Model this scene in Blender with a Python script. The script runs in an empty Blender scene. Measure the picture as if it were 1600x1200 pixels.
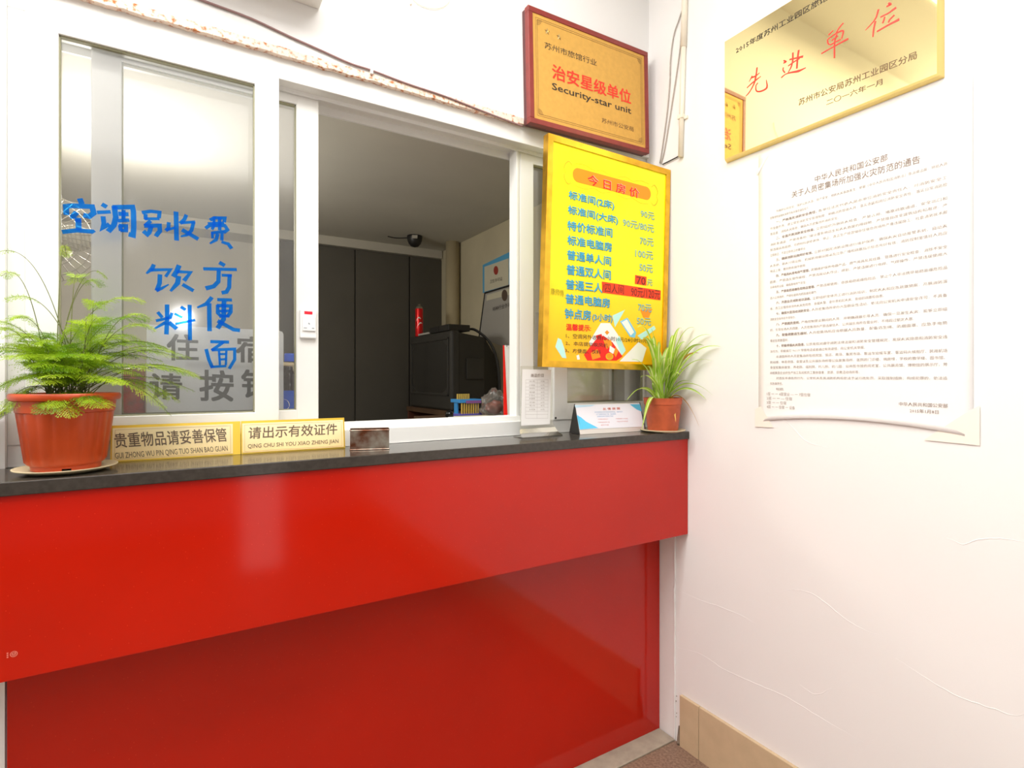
import bpy, bmesh, math, random
from mathutils import Vector, Matrix, noise
random.seed(7)
C = bpy.context.scene.collection
SC = bpy.context.scene

# ------------------------------------------------------------------ camera
# z is up, x runs along the counter to the right, the white side wall is x = 0,
# the face of the red counter is y = 0 and the lobby lies at y < 0.
FPX, YAW, V0 = 850.59, 1.02361, 591.34
CX, CY, CZ = -1.51877, -1.30394, 1.3
cd = bpy.data.cameras.new('camera')
cam = bpy.data.objects.new('camera', cd)
C.objects.link(cam)
cam.location = (CX, CY, CZ)
cam.rotation_euler = (math.pi / 2, 0, YAW - math.pi / 2)
cd.sensor_width = 36.0
cd.lens = FPX / 1600 * 36.0
cd.shift_y = (V0 - 600) / 1600
cd.clip_start = 0.02
SC.camera = cam

# ------------------------------------------------------------------ light
SC.view_settings.view_transform = 'Standard'
SC.view_settings.look = 'None'
SC.view_settings.gamma = 1.0
SC.view_settings.use_curve_mapping = False
SC.view_settings.exposure = 0.0
SC.cycles.transparent_max_bounces = 24
SC.cycles.max_bounces = 10
world = bpy.data.worlds.new('daylight')
SC.world = world
world.use_nodes = True
world.node_tree.nodes['Background'].inputs[0].default_value = (1.0, 0.98, 0.95, 1)
world.node_tree.nodes['Background'].inputs[1].default_value = 0.2


def light(name, kind, loc, energy, color=(1, 1, 1), target=None, **kw):
    d = bpy.data.lights.new(name, kind)
    d.energy = energy
    d.color = color
    for k, v in kw.items():
        setattr(d, k, v)
    o = bpy.data.objects.new(name, d)
    C.objects.link(o)
    o.location = loc
    if target is not None:
        o.rotation_euler = (Vector(target) - Vector(loc)).to_track_quat('-Z', 'Y').to_euler()
    return o


light('lobby_ceiling_panel', 'AREA', (-1.75, -0.72, 2.93), 57, (1, 0.985, 0.95),
      target=(-1.75, -0.72, 0), shape='RECTANGLE', size=2.3, size_y=0.95)
light('lobby_rear_panel', 'AREA', (-1.75, -2.25, 2.93), 32, (1, 0.985, 0.95),
      target=(-1.75, -2.25, 0), shape='RECTANGLE', size=2.3, size_y=1.8)
light('lobby_bulb', 'POINT', (-2.72, -0.28, 2.82), 36, (1, 0.97, 0.93), shadow_soft_size=0.035)
light('camera_flash', 'POINT', (-1.51, -1.45, 1.607), 3.5, (1, 0.99, 0.98), shadow_soft_size=0.03)
light('counter_band_light', 'AREA', (-1.06, -2.6, 0.42), 0.6, (1.0, 0.95, 0.92),
      target=(-1.06, 0, 0.42), shape='RECTANGLE', size=0.24, size_y=0.74)  # added low light, lays a pale reflected band on the red counter
light('inner_room_fill', 'POINT', (-1.75, 1.0, 1.85), 20, (1, 0.96, 0.88), shadow_soft_size=0.12)  # added unseen fill light that brightens the dim inner room

# ------------------------------------------------------------------ projection helpers
_c, _s = math.cos(YAW), math.sin(YAW)


def ray(u, v):
    a = (u - 800) / FPX
    return _c + a * _s, _s - a * _c, (V0 - v) / FPX


def oy(u, v, Y):
    d = ray(u, v)
    t = (Y - CY) / d[1]
    return Vector((CX + d[0] * t, Y, CZ + d[2] * t))


def ox(u, v, X):
    d = ray(u, v)
    t = (X - CX) / d[0]
    return Vector((X, CY + d[1] * t, CZ + d[2] * t))


def oz(u, v, Z):
    d = ray(u, v)
    t = (Z - CZ) / d[2]
    return Vector((CX + d[0] * t, CY + d[1] * t, Z))


# ------------------------------------------------------------------ materials
def lin(c):
    c = c / 255.0
    return c / 12.92 if c <= 0.04045 else ((c + 0.055) / 1.055) ** 2.4


def S(r, g, b):
    return (lin(r), lin(g), lin(b), 1)


def newmat(name):
    m = bpy.data.materials.new(name)
    m.use_nodes = True
    return m, m.node_tree, m.node_tree.nodes, m.node_tree.links


def mat(name, col, rough=0.5, metal=0.0, spec=0.5, var=0.0, vscale=8.0, bump=0.0, bscale=60.0, coat=0.0, col2=None, detail=4):
    m, nt, N, L = newmat(name)
    p = N['Principled BSDF']
    p.inputs['Base Color'].default_value = col
    p.inputs['Roughness'].default_value = rough
    p.inputs['Metallic'].default_value = metal
    p.inputs['Specular IOR Level'].default_value = spec
    p.inputs['Coat Weight'].default_value = coat
    p.inputs['Coat Roughness'].default_value = 0.05
    tc = N.new('ShaderNodeTexCoord')
    if var or col2:
        n = N.new('ShaderNodeTexNoise')
        n.inputs['Scale'].default_value = vscale
        n.inputs['Detail'].default_value = detail
        L.new(tc.outputs['Object'], n.inputs['Vector'])
        r = N.new('ShaderNodeValToRGB')
        a = col2 if col2 else tuple(x * (1 - var) for x in col[:3]) + (1,)
        b = col if col2 else tuple(min(1, x * (1 + var)) for x in col[:3]) + (1,)
        r.color_ramp.elements[0].color = a
        r.color_ramp.elements[1].color = b
        r.color_ramp.elements[0].position = 0.35
        r.color_ramp.elements[1].position = 0.65
        L.new(n.outputs['Fac'], r.inputs['Fac'])
        L.new(r.outputs['Color'], p.inputs['Base Color'])
    if bump:
        n2 = N.new('ShaderNodeTexNoise')
        n2.inputs['Scale'].default_value = bscale
        n2.inputs['Detail'].default_value = 5
        L.new(tc.outputs['Object'], n2.inputs['Vector'])
        b = N.new('ShaderNodeBump')
        b.inputs['Strength'].default_value = bump
        b.inputs['Distance'].default_value = 0.004
        L.new(n2.outputs['Fac'], b.inputs['Height'])
        L.new(b.outputs['Normal'], p.inputs['Normal'])
    return m


def glassmat(name, haze=0.05, tint=(0.96, 0.98, 0.97, 1), gloss=0.02, hazecol=(0.8, 0.8, 0.78, 1), refl=1.0, soft=0.0):
    """thin pane: clear transmission + mirror by fresnel + a film of dust"""
    m, nt, N, L = newmat(name)
    N.remove(N['Principled BSDF'])
    out = N['Material Output']
    tr = N.new('ShaderNodeBsdfTransparent')
    tr.inputs[0].default_value = tint
    gl = N.new('ShaderNodeBsdfGlossy')
    gl.inputs['Roughness'].default_value = gloss
    gl.inputs['Color'].default_value = (refl, refl, refl, 1)
    fr = N.new('ShaderNodeFresnel')
    fr.inputs[0].default_value = 1.45
    m1 = N.new('ShaderNodeMixShader')
    L.new(fr.outputs[0], m1.inputs[0])
    L.new(tr.outputs[0], m1.inputs[1])
    L.new(gl.outputs[0], m1.inputs[2])
    last = m1
    if soft:
        g2 = N.new('ShaderNodeBsdfGlossy')
        g2.inputs['Roughness'].default_value = 0.32
        ms = N.new('ShaderNodeMixShader')
        ms.inputs[0].default_value = soft
        L.new(last.outputs[0], ms.inputs[1])
        L.new(g2.outputs[0], ms.inputs[2])
        last = ms
    if haze:
        df = N.new('ShaderNodeBsdfDiffuse')
        df.inputs[0].default_value = hazecol
        m2 = N.new('ShaderNodeMixShader')
        tc = N.new('ShaderNodeTexCoord')
        no = N.new('ShaderNodeTexNoise')
        no.inputs['Scale'].default_value = 9
        no.inputs['Detail'].default_value = 6
        L.new(tc.outputs['Object'], no.inputs['Vector'])
        mp = N.new('ShaderNodeMapRange')
        mp.inputs[1].default_value = 0.3
        mp.inputs[2].default_value = 0.7
        mp.inputs[3].default_value = haze * 0.75
        mp.inputs[4].default_value = haze * 1.25
        L.new(no.outputs['Fac'], mp.inputs[0])
        L.new(mp.outputs[0], m2.inputs[0])
        L.new(last.outputs[0], m2.inputs[1])
        L.new(df.outputs[0], m2.inputs[2])
        last = m2
    L.new(last.outputs[0], out.inputs[0])
    return m


def inkmat(name, trans, body, fac):
    m, nt, N, L = newmat(name)
    N.remove(N['Principled BSDF'])
    tr = N.new('ShaderNodeBsdfTransparent')
    tr.inputs[0].default_value = trans
    df = N.new('ShaderNodeBsdfDiffuse')
    df.inputs[0].default_value = body
    tl = N.new('ShaderNodeBsdfTranslucent')
    tl.inputs[0].default_value = body
    a = N.new('ShaderNodeMixShader')
    a.inputs[0].default_value = 0.25
    L.new(df.outputs[0], a.inputs[1])
    L.new(tl.outputs[0], a.inputs[2])
    mx = N.new('ShaderNodeMixShader')
    mx.inputs[0].default_value = fac
    L.new(tr.outputs[0], mx.inputs[1])
    L.new(a.outputs[0], mx.inputs[2])
    L.new(mx.outputs[0], N['Material Output'].inputs[0])
    return m


def leafmat(name, col, col2, stripe=None, trans=0.35, vscale=25):
    m, nt, N, L = newmat(name)
    N.remove(N['Principled BSDF'])
    tc = N.new('ShaderNodeTexCoord')
    no = N.new('ShaderNodeTexNoise')
    no.inputs['Scale'].default_value = vscale
    L.new(tc.outputs['Object'], no.inputs['Vector'])
    r = N.new('ShaderNodeValToRGB')
    r.color_ramp.elements[0].color = col
    r.color_ramp.elements[1].color = col2
    r.color_ramp.elements[0].position = 0.35
    r.color_ramp.elements[1].position = 0.65
    L.new(no.outputs['Fac'], r.inputs['Fac'])
    colout = r.outputs['Color']
    if stripe:
        uv = N.new('ShaderNodeUVMap')
        sx = N.new('ShaderNodeSeparateXYZ')
        L.new(uv.outputs[0], sx.inputs[0])
        r2 = N.new('ShaderNodeValToRGB')
        e = r2.color_ramp.elements
        e[0].position, e[0].color = 0.30, (0, 0, 0, 1)
        e[1].position, e[1].color = 0.40, (1, 1, 1, 1)
        e2 = e.new(0.60)
        e2.color = (1, 1, 1, 1)
        e3 = e.new(0.70)
        e3.color = (0, 0, 0, 1)
        L.new(sx.outputs[0], r2.inputs['Fac'])
        mx = N.new('ShaderNodeMix')
        mx.data_type = 'RGBA'
        L.new(r2.outputs['Color'], mx.inputs[0])
        L.new(colout, mx.inputs[6])
        mx.inputs[7].default_value = stripe
        colout = mx.outputs[2]
    df = N.new('ShaderNodeBsdfDiffuse')
    tl = N.new('ShaderNodeBsdfTranslucent')
    gl = N.new('ShaderNodeBsdfGlossy')
    gl.inputs['Roughness'].default_value = 0.35
    L.new(colout, df.inputs[0])
    L.new(colout, tl.inputs[0])
    a = N.new('ShaderNodeMixShader')
    a.inputs[0].default_value = trans
    L.new(df.outputs[0], a.inputs[1])
    L.new(tl.outputs[0], a.inputs[2])
    b = N.new('ShaderNodeMixShader')
    b.inputs[0].default_value = 0.04
    L.new(a.outputs[0], b.inputs[1])
    L.new(gl.outputs[0], b.inputs[2])
    L.new(b.outputs[0], N['Material Output'].inputs[0])
    return m


def redlaminate():
    m = mat('red_laminate', S(192, 24, 0), rough=0.10, spec=0.5, var=0.05, vscale=2.5)
    N, L = m.node_tree.nodes, m.node_tree.links
    p = N['Principled BSDF']
    # tiny pale flecks pressed into the laminate
    tc = N.new('ShaderNodeTexCoord')
    vo = N.new('ShaderNodeTexVoronoi')
    vo.inputs['Scale'].default_value = 75
    L.new(tc.outputs['Object'], vo.inputs['Vector'])
    lt = N.new('ShaderNodeMath')
    lt.operation = 'LESS_THAN'
    lt.inputs[1].default_value = 0.075
    L.new(vo.outputs['Distance'], lt.inputs[0])
    src = p.inputs['Base Color'].links[0].from_socket
    mx = N.new('ShaderNodeMix')
    mx.data_type = 'RGBA'
    mx.inputs[7].default_value = S(226, 66, 40)
    mm = N.new('ShaderNodeMath')
    mm.operation = 'MULTIPLY'
    mm.inputs[1].default_value = 0.5
    L.new(lt.outputs[0], mm.inputs[0])
    L.new(mm.outputs[0], mx.inputs[0])
    L.new(src, mx.inputs[6])
    L.new(mx.outputs[2], p.inputs['Base Color'])
    return m


def gradmat(name, bottom, top, z0, z1, rough=0.35, axis=2):
    """printed colour running from one tone to another along the sheet"""
    m, nt, N, L = newmat(name)
    p = N['Principled BSDF']
    p.inputs['Roughness'].default_value = rough
    tc = N.new('ShaderNodeTexCoord')
    sx = N.new('ShaderNodeSeparateXYZ')
    L.new(tc.outputs['Object'], sx.inputs[0])
    mp = N.new('ShaderNodeMapRange')
    mp.inputs[1].default_value = z0
    mp.inputs[2].default_value = z1
    L.new(sx.outputs[axis], mp.inputs[0])
    mx = N.new('ShaderNodeMix')
    mx.data_type = 'RGBA'
    mx.inputs[6].default_value = bottom
    mx.inputs[7].default_value = top
    L.new(mp.outputs[0], mx.inputs[0])
    L.new(mx.outputs[2], p.inputs['Base Color'])
    return m


M = {}
M['plaster'] = mat('white_plaster', (0.86, 0.845, 0.83, 1), rough=0.75, spec=0.2, var=0.015, vscale=1.3, bump=0.12, bscale=14)
M['plaster_front'] = mat('white_plaster_front', (0.88, 0.875, 0.865, 1), rough=0.75, spec=0.2, bump=0.08, bscale=14)
M['crack'] = mat('plaster_ridge', (0.86, 0.85, 0.84, 1), rough=0.8, spec=0.1)
M['ceil_in'] = mat('inner_ceiling_paint', S(208, 204, 192), rough=0.9, spec=0.1, var=0.06, vscale=1.2)
M['wall_in'] = mat('inner_wall_paint', S(198, 188, 160), rough=0.9, spec=0.1, var=0.06, vscale=3)
M['wall_in_dark'] = mat('inner_back_wall_paint', S(206, 199, 186), rough=0.9, spec=0.1, var=0.05, vscale=3)
M['floor_in'] = mat('inner_floor', S(120, 110, 100), rough=0.6)
M['floor'] = mat('terrazzo_floor', S(150, 124, 104), rough=0.55, var=0.3, vscale=120, col2=S(118, 92, 76), detail=6)
M['kerb'] = mat('grey_kerb', S(165, 155, 138), rough=0.7, var=0.1, vscale=30)
M['tile'] = mat('beige_tile', S(205, 182, 148), rough=0.25, var=0.04, vscale=20)
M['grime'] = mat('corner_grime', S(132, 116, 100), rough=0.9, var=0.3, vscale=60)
M['pvc'] = mat('white_pvc', (0.86, 0.86, 0.835, 1), rough=0.35, spec=0.4)
M['gasket'] = mat('grey_green_gasket', S(150, 148, 120), rough=0.7)
M['granite'] = mat('black_granite', S(62, 56, 50), rough=0.16, spec=0.5, var=0.15, vscale=90)
M['red'] = redlaminate()
M['rust'] = mat('rusty_edge', S(242, 222, 206), rough=0.9, col2=S(190, 112, 58), vscale=85, bump=0.5, bscale=120, detail=9)
_r = [n for n in M['rust'].node_tree.nodes if n.type == 'VALTORGB'][0].color_ramp.elements
_r[0].position, _r[1].position = 0.34, 0.50
M['ink'] = inkmat('blue_marker', (0.05, 0.46, 0.98, 1), S(24, 110, 226), 0.36)
M['pane_front'] = glassmat('front_pane_glass', haze=0.022, soft=0.03, gloss=0.10, tint=(0.998, 1.0, 0.997, 1))
M['pane_inner'] = glassmat('inner_pane_glass', haze=0.05, soft=0.02, gloss=0.08, tint=(0.998, 1.0, 0.997, 1))
M['acrylic'] = glassmat('clear_acrylic', haze=0.05, tint=(0.95, 0.95, 0.92, 1), gloss=0.18, refl=0.6, hazecol=(0.62, 0.58, 0.5, 1))
M['brass'] = mat('brass', S(226, 176, 60), rough=0.28, metal=1.0, var=0.15, vscale=25)
M['gold_mirror'] = mat('polished_gold', S(255, 238, 178), rough=0.035, metal=1.0)
M['gold_edge'] = mat('gold_bevel', S(222, 196, 124), rough=0.15, metal=1.0)
M['gold_satin'] = mat('satin_gold_sheet', S(216, 168, 84), rough=0.5, metal=0.2, spec=0.3, var=0.04, vscale=60)
M['maroon'] = mat('maroon_wood', S(138, 50, 44), rough=0.35, var=0.1, vscale=30)
M['maroon_dark'] = mat('dark_maroon_wood', S(92, 44, 46), rough=0.4)
M['black'] = mat('black_print', S(52, 42, 34), rough=0.6)
M['brown_ink'] = mat('brown_print', S(112, 80, 48), rough=0.6)
M['grey_ink'] = mat('grey_print', S(176, 168, 162), rough=0.8)
M['notice_ink'] = mat('notice_print', S(160, 150, 144), rough=0.8)
M['notice_title'] = mat('notice_title_print', S(136, 118, 108), rough=0.8)
M['red_ink'] = mat('red_print', S(238, 52, 30), rough=0.5)
M['red_bright'] = mat('bright_red_print', S(240, 22, 0), rough=0.5)
M['sky_ink'] = mat('sky_blue_print', S(50, 172, 220), rough=0.5)
M['olive_ink'] = mat('olive_print', S(84, 104, 66), rough=0.5)
M['pale_ink'] = mat('pale_price_print', S(150, 200, 190), rough=0.5)
M['orange_ink'] = mat('orange_print', S(255, 150, 0), rough=0.5)
M['gold_ink'] = mat('dark_yellow_print', S(222, 190, 0), rough=0.5)
M['white_ink'] = mat('white_print', S(250, 248, 240), rough=0.5)
M['cyan_ink'] = mat('pale_cyan_print', S(190, 240, 232), rough=0.5)
M['lightblue_ink'] = mat('light_blue_print', S(130, 205, 240), rough=0.5)
M['scrib_ink'] = mat('olive_scrawl', S(170, 150, 10), rough=0.5)
M['paper'] = mat('white_paper', (0.87, 0.855, 0.84, 1), rough=0.8, spec=0.2)
M['tape'] = mat('yellowed_tape', S(244, 236, 224), rough=0.4)
M['paper_in'] = leafmat('sheet_paper', (0.90, 0.91, 0.93, 1), (0.92, 0.93, 0.95, 1), trans=0.5)
M['card'] = mat('pale_card', S(238, 236, 244), rough=0.5)
M['alu'] = mat('brushed_aluminium', S(226, 220, 214), rough=0.35, metal=0.3)
M['black_plastic'] = mat('black_plastic', S(36, 34, 32), rough=0.4)
M['dark_plastic'] = mat('dark_tv_plastic', S(50, 48, 44), rough=0.5, var=0.05)
M['terracotta'] = mat('terracotta_plastic', S(190, 68, 18), rough=0.38, spec=0.5, var=0.06, vscale=14)
M['terracotta_old'] = mat('weathered_terracotta', S(190, 88, 52), rough=0.55, var=0.1, vscale=40)
M['soil'] = mat('soil', S(70, 48, 36), rough=1.0, bump=1.0, bscale=120)
M['saucer'] = mat('cream_saucer', S(196, 180, 146), rough=0.45, var=0.05, vscale=30)
M['fern'] = leafmat('fern_green', S(138, 178, 22), S(190, 214, 56), trans=0.45)
M['fern_deep'] = leafmat('fern_deep_green', S(92, 138, 18), S(140, 176, 34), trans=0.45)
M['fern_stem'] = mat('fern_stem', S(92, 98, 40), rough=0.7)
M['leaf'] = leafmat('spider_leaf', S(150, 196, 46), S(184, 216, 80), stripe=S(232, 240, 168), trans=0.4)
M['leaf_dry'] = leafmat('dry_leaf', S(206, 150, 40), S(226, 186, 80), trans=0.3)
M['tin'] = mat('worn_tin', S(176, 166, 150), rough=0.35, metal=0.75, col2=S(112, 64, 40), vscale=26, bump=0.2, bscale=120, detail=8)
M['cream_plate'] = gradmat('cream_gold_plate', S(244, 214, 150), S(255, 240, 196), 0.0, 0.09, rough=0.35)
M['gold_base'] = mat('gold_sign_stand', S(240, 200, 70), rough=0.3, metal=0.35)
M['plate_ink'] = mat('plate_lettering', S(112, 92, 72), rough=0.5)
M['plate_line'] = mat('plate_border', S(206, 170, 110), rough=0.5)
M['switch_white'] = mat('switch_white', (0.88, 0.88, 0.88, 1), rough=0.3)
M['switch_red'] = mat('switch_red_window', S(240, 40, 60), rough=0.3)
M['switch_grey'] = mat('switch_grey_print', S(140, 150, 160), rough=0.5)
M['wardrobe'] = mat('dark_wardrobe_laminate', S(88, 84, 76), rough=0.5, var=0.05, vscale=4)
M['beam'] = mat('beam_paint', S(196, 190, 176), rough=0.9)
M['wire_brown'] = mat('brown_cable', S(150, 118, 116), rough=0.6)
M['wire_grey'] = mat('grey_cable', S(176, 170, 162), rough=0.6)
M['wire_black'] = mat('black_cable', S(40, 38, 34), rough=0.5)
M['conduit'] = mat('cream_conduit', S(238, 230, 212), rough=0.5)
M['can_red'] = mat('red_can', S(226, 20, 24), rough=0.2, metal=0.4)
M['can_metal'] = mat('can_metal', S(190, 184, 170), rough=0.3, metal=0.9)
M['cert_blue'] = mat('certificate_blue', S(92, 176, 220), rough=0.4)
M['cert_paper'] = mat('certificate_paper', S(214, 208, 184), rough=0.6)
M['seal'] = mat('certificate_seal', S(168, 60, 48), rough=0.5)
M['doc_grey'] = mat('grey_licence', S(176, 172, 164), rough=0.5)
M['doc_dark'] = mat('dark_seal', S(96, 78, 64), rough=0.5)
M['cola'] = mat('cola_liquid', S(40, 20, 14), rough=0.1, spec=0.6)
M['blue_cap'] = mat('blue_cap', S(40, 92, 220), rough=0.35)
M['blue_label'] = mat('blue_label', S(24, 86, 206), rough=0.35)
M['wood'] = mat('desk_wood', S(84, 60, 40), rough=0.5, var=0.15, vscale=12)
M['drawer'] = mat('reddish_drawer', S(92, 50, 36), rough=0.5)
M['snack'] = mat('red_snack_pack', S(170, 40, 40), rough=0.4, col2=S(120, 60, 50), vscale=45)
M['lime'] = mat('lime_pack', S(176, 206, 20), rough=0.4)
M['rod'] = mat('beige_rod', S(224, 206, 170), rough=0.5)
M['purple'] = mat('purple_tray', S(150, 96, 160), rough=0.4)
M['blue_tray'] = mat('blue_tray', S(60, 150, 220), rough=0.4)
M['violet_tray'] = mat('violet_tray', S(110, 100, 190), rough=0.4)
M['tag_yellow'] = mat('yellow_peg', S(226, 190, 90), rough=0.4)
M['bag'] = glassmat('crumpled_bag', haze=0.16, gloss=0.2, hazecol=(0.6, 0.56, 0.5, 1))
M['bag_red'] = mat('red_bag_contents', S(150, 66, 50), rough=0.6)
M['fan_white'] = mat('fan_white', S(226, 222, 208), rough=0.4)
M['fan_wire'] = mat('fan_wire', S(190, 184, 170), rough=0.4, metal=0.5)
M['logo'] = mat('pink_logo_print', S(232, 130, 110), rough=0.5)
M['concrete'] = mat('lobby_plaster', (0.8, 0.79, 0.77, 1), rough=0.9)
M['box_white'] = mat('wall_box_white', S(236, 234, 228), rough=0.5)


# ------------------------------------------------------------------ object helpers
def tag(o, label, cat, group=None):
    o['label'] = label
    o['category'] = cat
    if group:
        o['group'] = group
    return o


def thing(name, label, cat, loc=(0, 0, 0), group=None):
    o = bpy.data.objects.new(name, None)
    o.empty_display_size = 0.05
    C.objects.link(o)
    o.location = loc
    o['base'] = 0
    del o['base']
    return tag(o, label, cat, group)


def org(o):
    v = Vector((0, 0, 0))
    while o is not None:
        v += o.location
        o = o.parent
    return v


def link(name, me, m, parent=None, smooth=False, origin=None):
    """mesh data in world coordinates -> object whose frame is its parent's (or its own centre)"""
    ms = m if isinstance(m, (list, tuple)) else [m]
    for x in ms:
        me.materials.append(x)
    o = bpy.data.objects.new(name, me)
    C.objects.link(o)
    if parent is not None:
        off = org(parent)
        o.parent = parent
    else:
        off = Vector(origin) if origin is not None else Vector((0, 0, 0))
        o.location = off
    if off.length > 0:
        me.transform(Matrix.Translation(-off))
    if smooth:
        for p in me.polygons:
            p.use_smooth = True
    me.update()
    return o


class MB:
    def __init__(self):
        self.bm = bmesh.new()
        self.mi = 0
        self.uv = None

    def quad(self, pts, mi=None):
        vs = [self.bm.verts.new(p) for p in pts]
        f = self.bm.faces.new(vs)
        f.material_index = self.mi if mi is None else mi
        return f

    def box(self, x0, x1, y0, y1, z0, z1, bevel=0.0, mi=None, fr=None):
        """fr: optional function mapping local (x,y,z) to world"""
        g = bmesh.ops.create_cube(self.bm, size=1)
        vs = g['verts']
        for v in vs:
            v.co = Vector(((x0 + x1) / 2 + v.co.x * (x1 - x0), (y0 + y1) / 2 + v.co.y * (y1 - y0), (z0 + z1) / 2 + v.co.z * (z1 - z0)))
        fs = set(f for v in vs for f in v.link_faces)
        if bevel > 0:
            es = list(set(e for v in vs for e in v.link_edges))
            r = bmesh.ops.bevel(self.bm, geom=es, offset=bevel, segments=2, profile=0.5, affect='EDGES')
            fs = set(r['faces']) | set(f for f in fs if f.is_valid)
            vs = list(set(v for f in fs for v in f.verts))
        for f in fs:
            if f.is_valid:
                f.material_index = self.mi if mi is None else mi
        if fr:
            for v in vs:
                v.co = fr(v.co)
        return vs

    def prism(self, pts, ext, mi=None):
        """polygon of 3D points extruded by vector ext"""
        e = Vector(ext)
        a = [self.bm.verts.new(Vector(p)) for p in pts]
        b = [self.bm.verts.new(Vector(p) + e) for p in pts]
        n = len(pts)
        fs = [self.bm.faces.new(a), self.bm.faces.new(list(reversed(b)))]
        for i in range(n):
            fs.append(self.bm.faces.new([a[i], b[i], b[(i + 1) % n], a[(i + 1) % n]]))
        for f in fs:
            f.material_index = self.mi if mi is None else mi

    def tube(self, pts, r, n=8, cap=True, mi=None):
        pts = [Vector(p) for p in pts]
        rs = r if isinstance(r, (list, tuple)) else [r] * len(pts)
        up = Vector((0, 0, 1))
        rings = []
        for i, p in enumerate(pts):
            t = (pts[min(i + 1, len(pts) - 1)] - pts[max(i - 1, 0)])
            if t.length < 1e-9:
                t = Vector((0, 0, 1))
            t.normalize()
            a = t.cross(up)
            if a.length < 0.05:
                a = t.cross(Vector((1, 0, 0)))
            a.normalize()
            b = t.cross(a)
            rings.append([self.bm.verts.new(p + (a * math.cos(2 * math.pi * k / n) + b * math.sin(2 * math.pi * k / n)) * rs[i]) for k in range(n)])
        for i in range(len(rings) - 1):
            for k in range(n):
                f = self.bm.faces.new([rings[i][k], rings[i][(k + 1) % n], rings[i + 1][(k + 1) % n], rings[i + 1][k]])
                f.material_index = self.mi if mi is None else mi
        if cap:
            for rg in (rings[0], rings[-1]):
                f = self.bm.faces.new(rg)
                f.material_index = self.mi if mi is None else mi

    def lathe(self, prof, c, n=48, flute=None, capb=False, capt=False, mi=None, fl_range=None):
        """prof: list of (radius, z)"""
        c = Vector(c)
        rings = []
        for (r, z) in prof:
            ring = []
            for k in range(n):
                a = 2 * math.pi * k / n
                rr = r
                if flute and (fl_range is None or fl_range[0] <= z <= fl_range[1]):
                    rr = r * (1 + flute[1] * abs(math.sin(a * flute[0] / 2)))
                ring.append(self.bm.verts.new(c + Vector((rr * math.cos(a), rr * math.sin(a), z))))
            rings.append(ring)
        for i in range(len(rings) - 1):
            for k in range(n):
                f = self.bm.faces.new([rings[i][k], rings[i][(k + 1) % n], rings[i + 1][(k + 1) % n], rings[i + 1][k]])
                f.material_index = self.mi if mi is None else mi
        if capb:
            self.bm.faces.new(list(reversed(rings[0]))).material_index = self.mi if mi is None else mi
        if capt:
            self.bm.faces.new(rings[-1]).material_index = self.mi if mi is None else mi

    def mesh(self, fix=True):
        if fix:
            bmesh.ops.recalc_face_normals(self.bm, faces=self.bm.faces[:])
        me = bpy.data.meshes.new('m')
        self.bm.to_mesh(me)
        self.bm.free()
        return me

    def build(self, name, m, parent=None, smooth=False, origin=None, fix=True):
        me = self.mesh(fix)
        me.name = name
        return link(name, me, m, parent, smooth, origin)


def box(name, m, parent, x0, x1, y0, y1, z0, z1, bevel=0.0, origin=None, fr=None):
    b = MB()
    b.box(x0, x1, y0, y1, z0, z1, bevel, fr=fr)
    return b.build(name, m, parent, origin=origin)


def struct(o):
    o['kind'] = 'structure'
    return o


def smooth_by_angle(o, ang=0.6):
    me = o.data
    for p in me.polygons:
        p.use_smooth = True
    bm = bmesh.new()
    bm.from_mesh(me)
    for e in bm.edges:
        if len(e.link_faces) == 2 and e.calc_face_angle(0) > ang:
            e.smooth = False
    bm.to_mesh(me)
    bm.free()


def catmull(pts, n=8):
    pts = [Vector(p) for p in pts]
    if len(pts) < 3:
        return pts
    P = [pts[0] * 2 - pts[1]] + pts + [pts[-1] * 2 - pts[-2]]
    out = []
    for i in range(1, len(P) - 2):
        for k in range(n):
            t = k / n
            a, b, c, d = P[i - 1], P[i], P[i + 1], P[i + 2]
            out.append(0.5 * ((2 * b) + (c - a) * t + (2 * a - 5 * b + 4 * c - d) * t * t + (3 * b - a - 3 * c + d) * t ** 3))
    out.append(pts[-1])
    return out


# ------------------------------------------------------------------ printed faces
class Face:
    """a flat face: local x to the right, local z up; L() takes a photo point to face coordinates"""

    def __init__(self, o, ex, ez, n, plane=None, quad=None, w=1, h=1):
        self.o, self.ex, self.ez, self.n = Vector(o), Vector(ex).normalized(), Vector(ez).normalized(), Vector(n).normalized()
        self.plane = plane
        if quad:
            self.H = self.homog(quad, [(0, h), (w, h), (w, 0), (0, 0)])
        self.w, self.h = w, h

    @staticmethod
    def homog(src, dst):
        A = []
        for (x, y), (X, Y) in zip(src, dst):
            A.append([x, y, 1, 0, 0, 0, -X * x, -X * y, X])
            A.append([0, 0, 0, x, y, 1, -Y * x, -Y * y, Y])
        n = 8
        for i in range(n):
            p = max(range(i, n), key=lambda r: abs(A[r][i]))
            A[i], A[p] = A[p], A[i]
            for r in range(n):
                if r != i:
                    f = A[r][i] / A[i][i]
                    for c in range(i, n + 1):
                        A[r][c] -= f * A[i][c]
        return [A[i][n] / A[i][i] for i in range(n)] + [1]

    def L(self, u, v):
        if self.plane:
            k, val = self.plane
            p = oy(u, v, val) if k == 'y' else ox(u, v, val)
            d = p - self.o
            return (d.dot(self.ex), d.dot(self.ez))
        H = self.H
        w = H[6] * u + H[7] * v + 1
        return ((H[0] * u + H[1] * v + H[2]) / w, (H[3] * u + H[4] * v + H[5]) / w)

    def P(self, x, z, off=0.0):
        return self.o + self.ex * x + self.ez * z + self.n * off

    def px(self, u, v, off=0.0):
        return self.P(*self.L(u, v), off)


_fc = bpy.data.curves.new('lettering_source', 'FONT')
_fo = bpy.data.objects.new('lettering_source', _fc)
C.objects.link(_fo)


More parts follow.
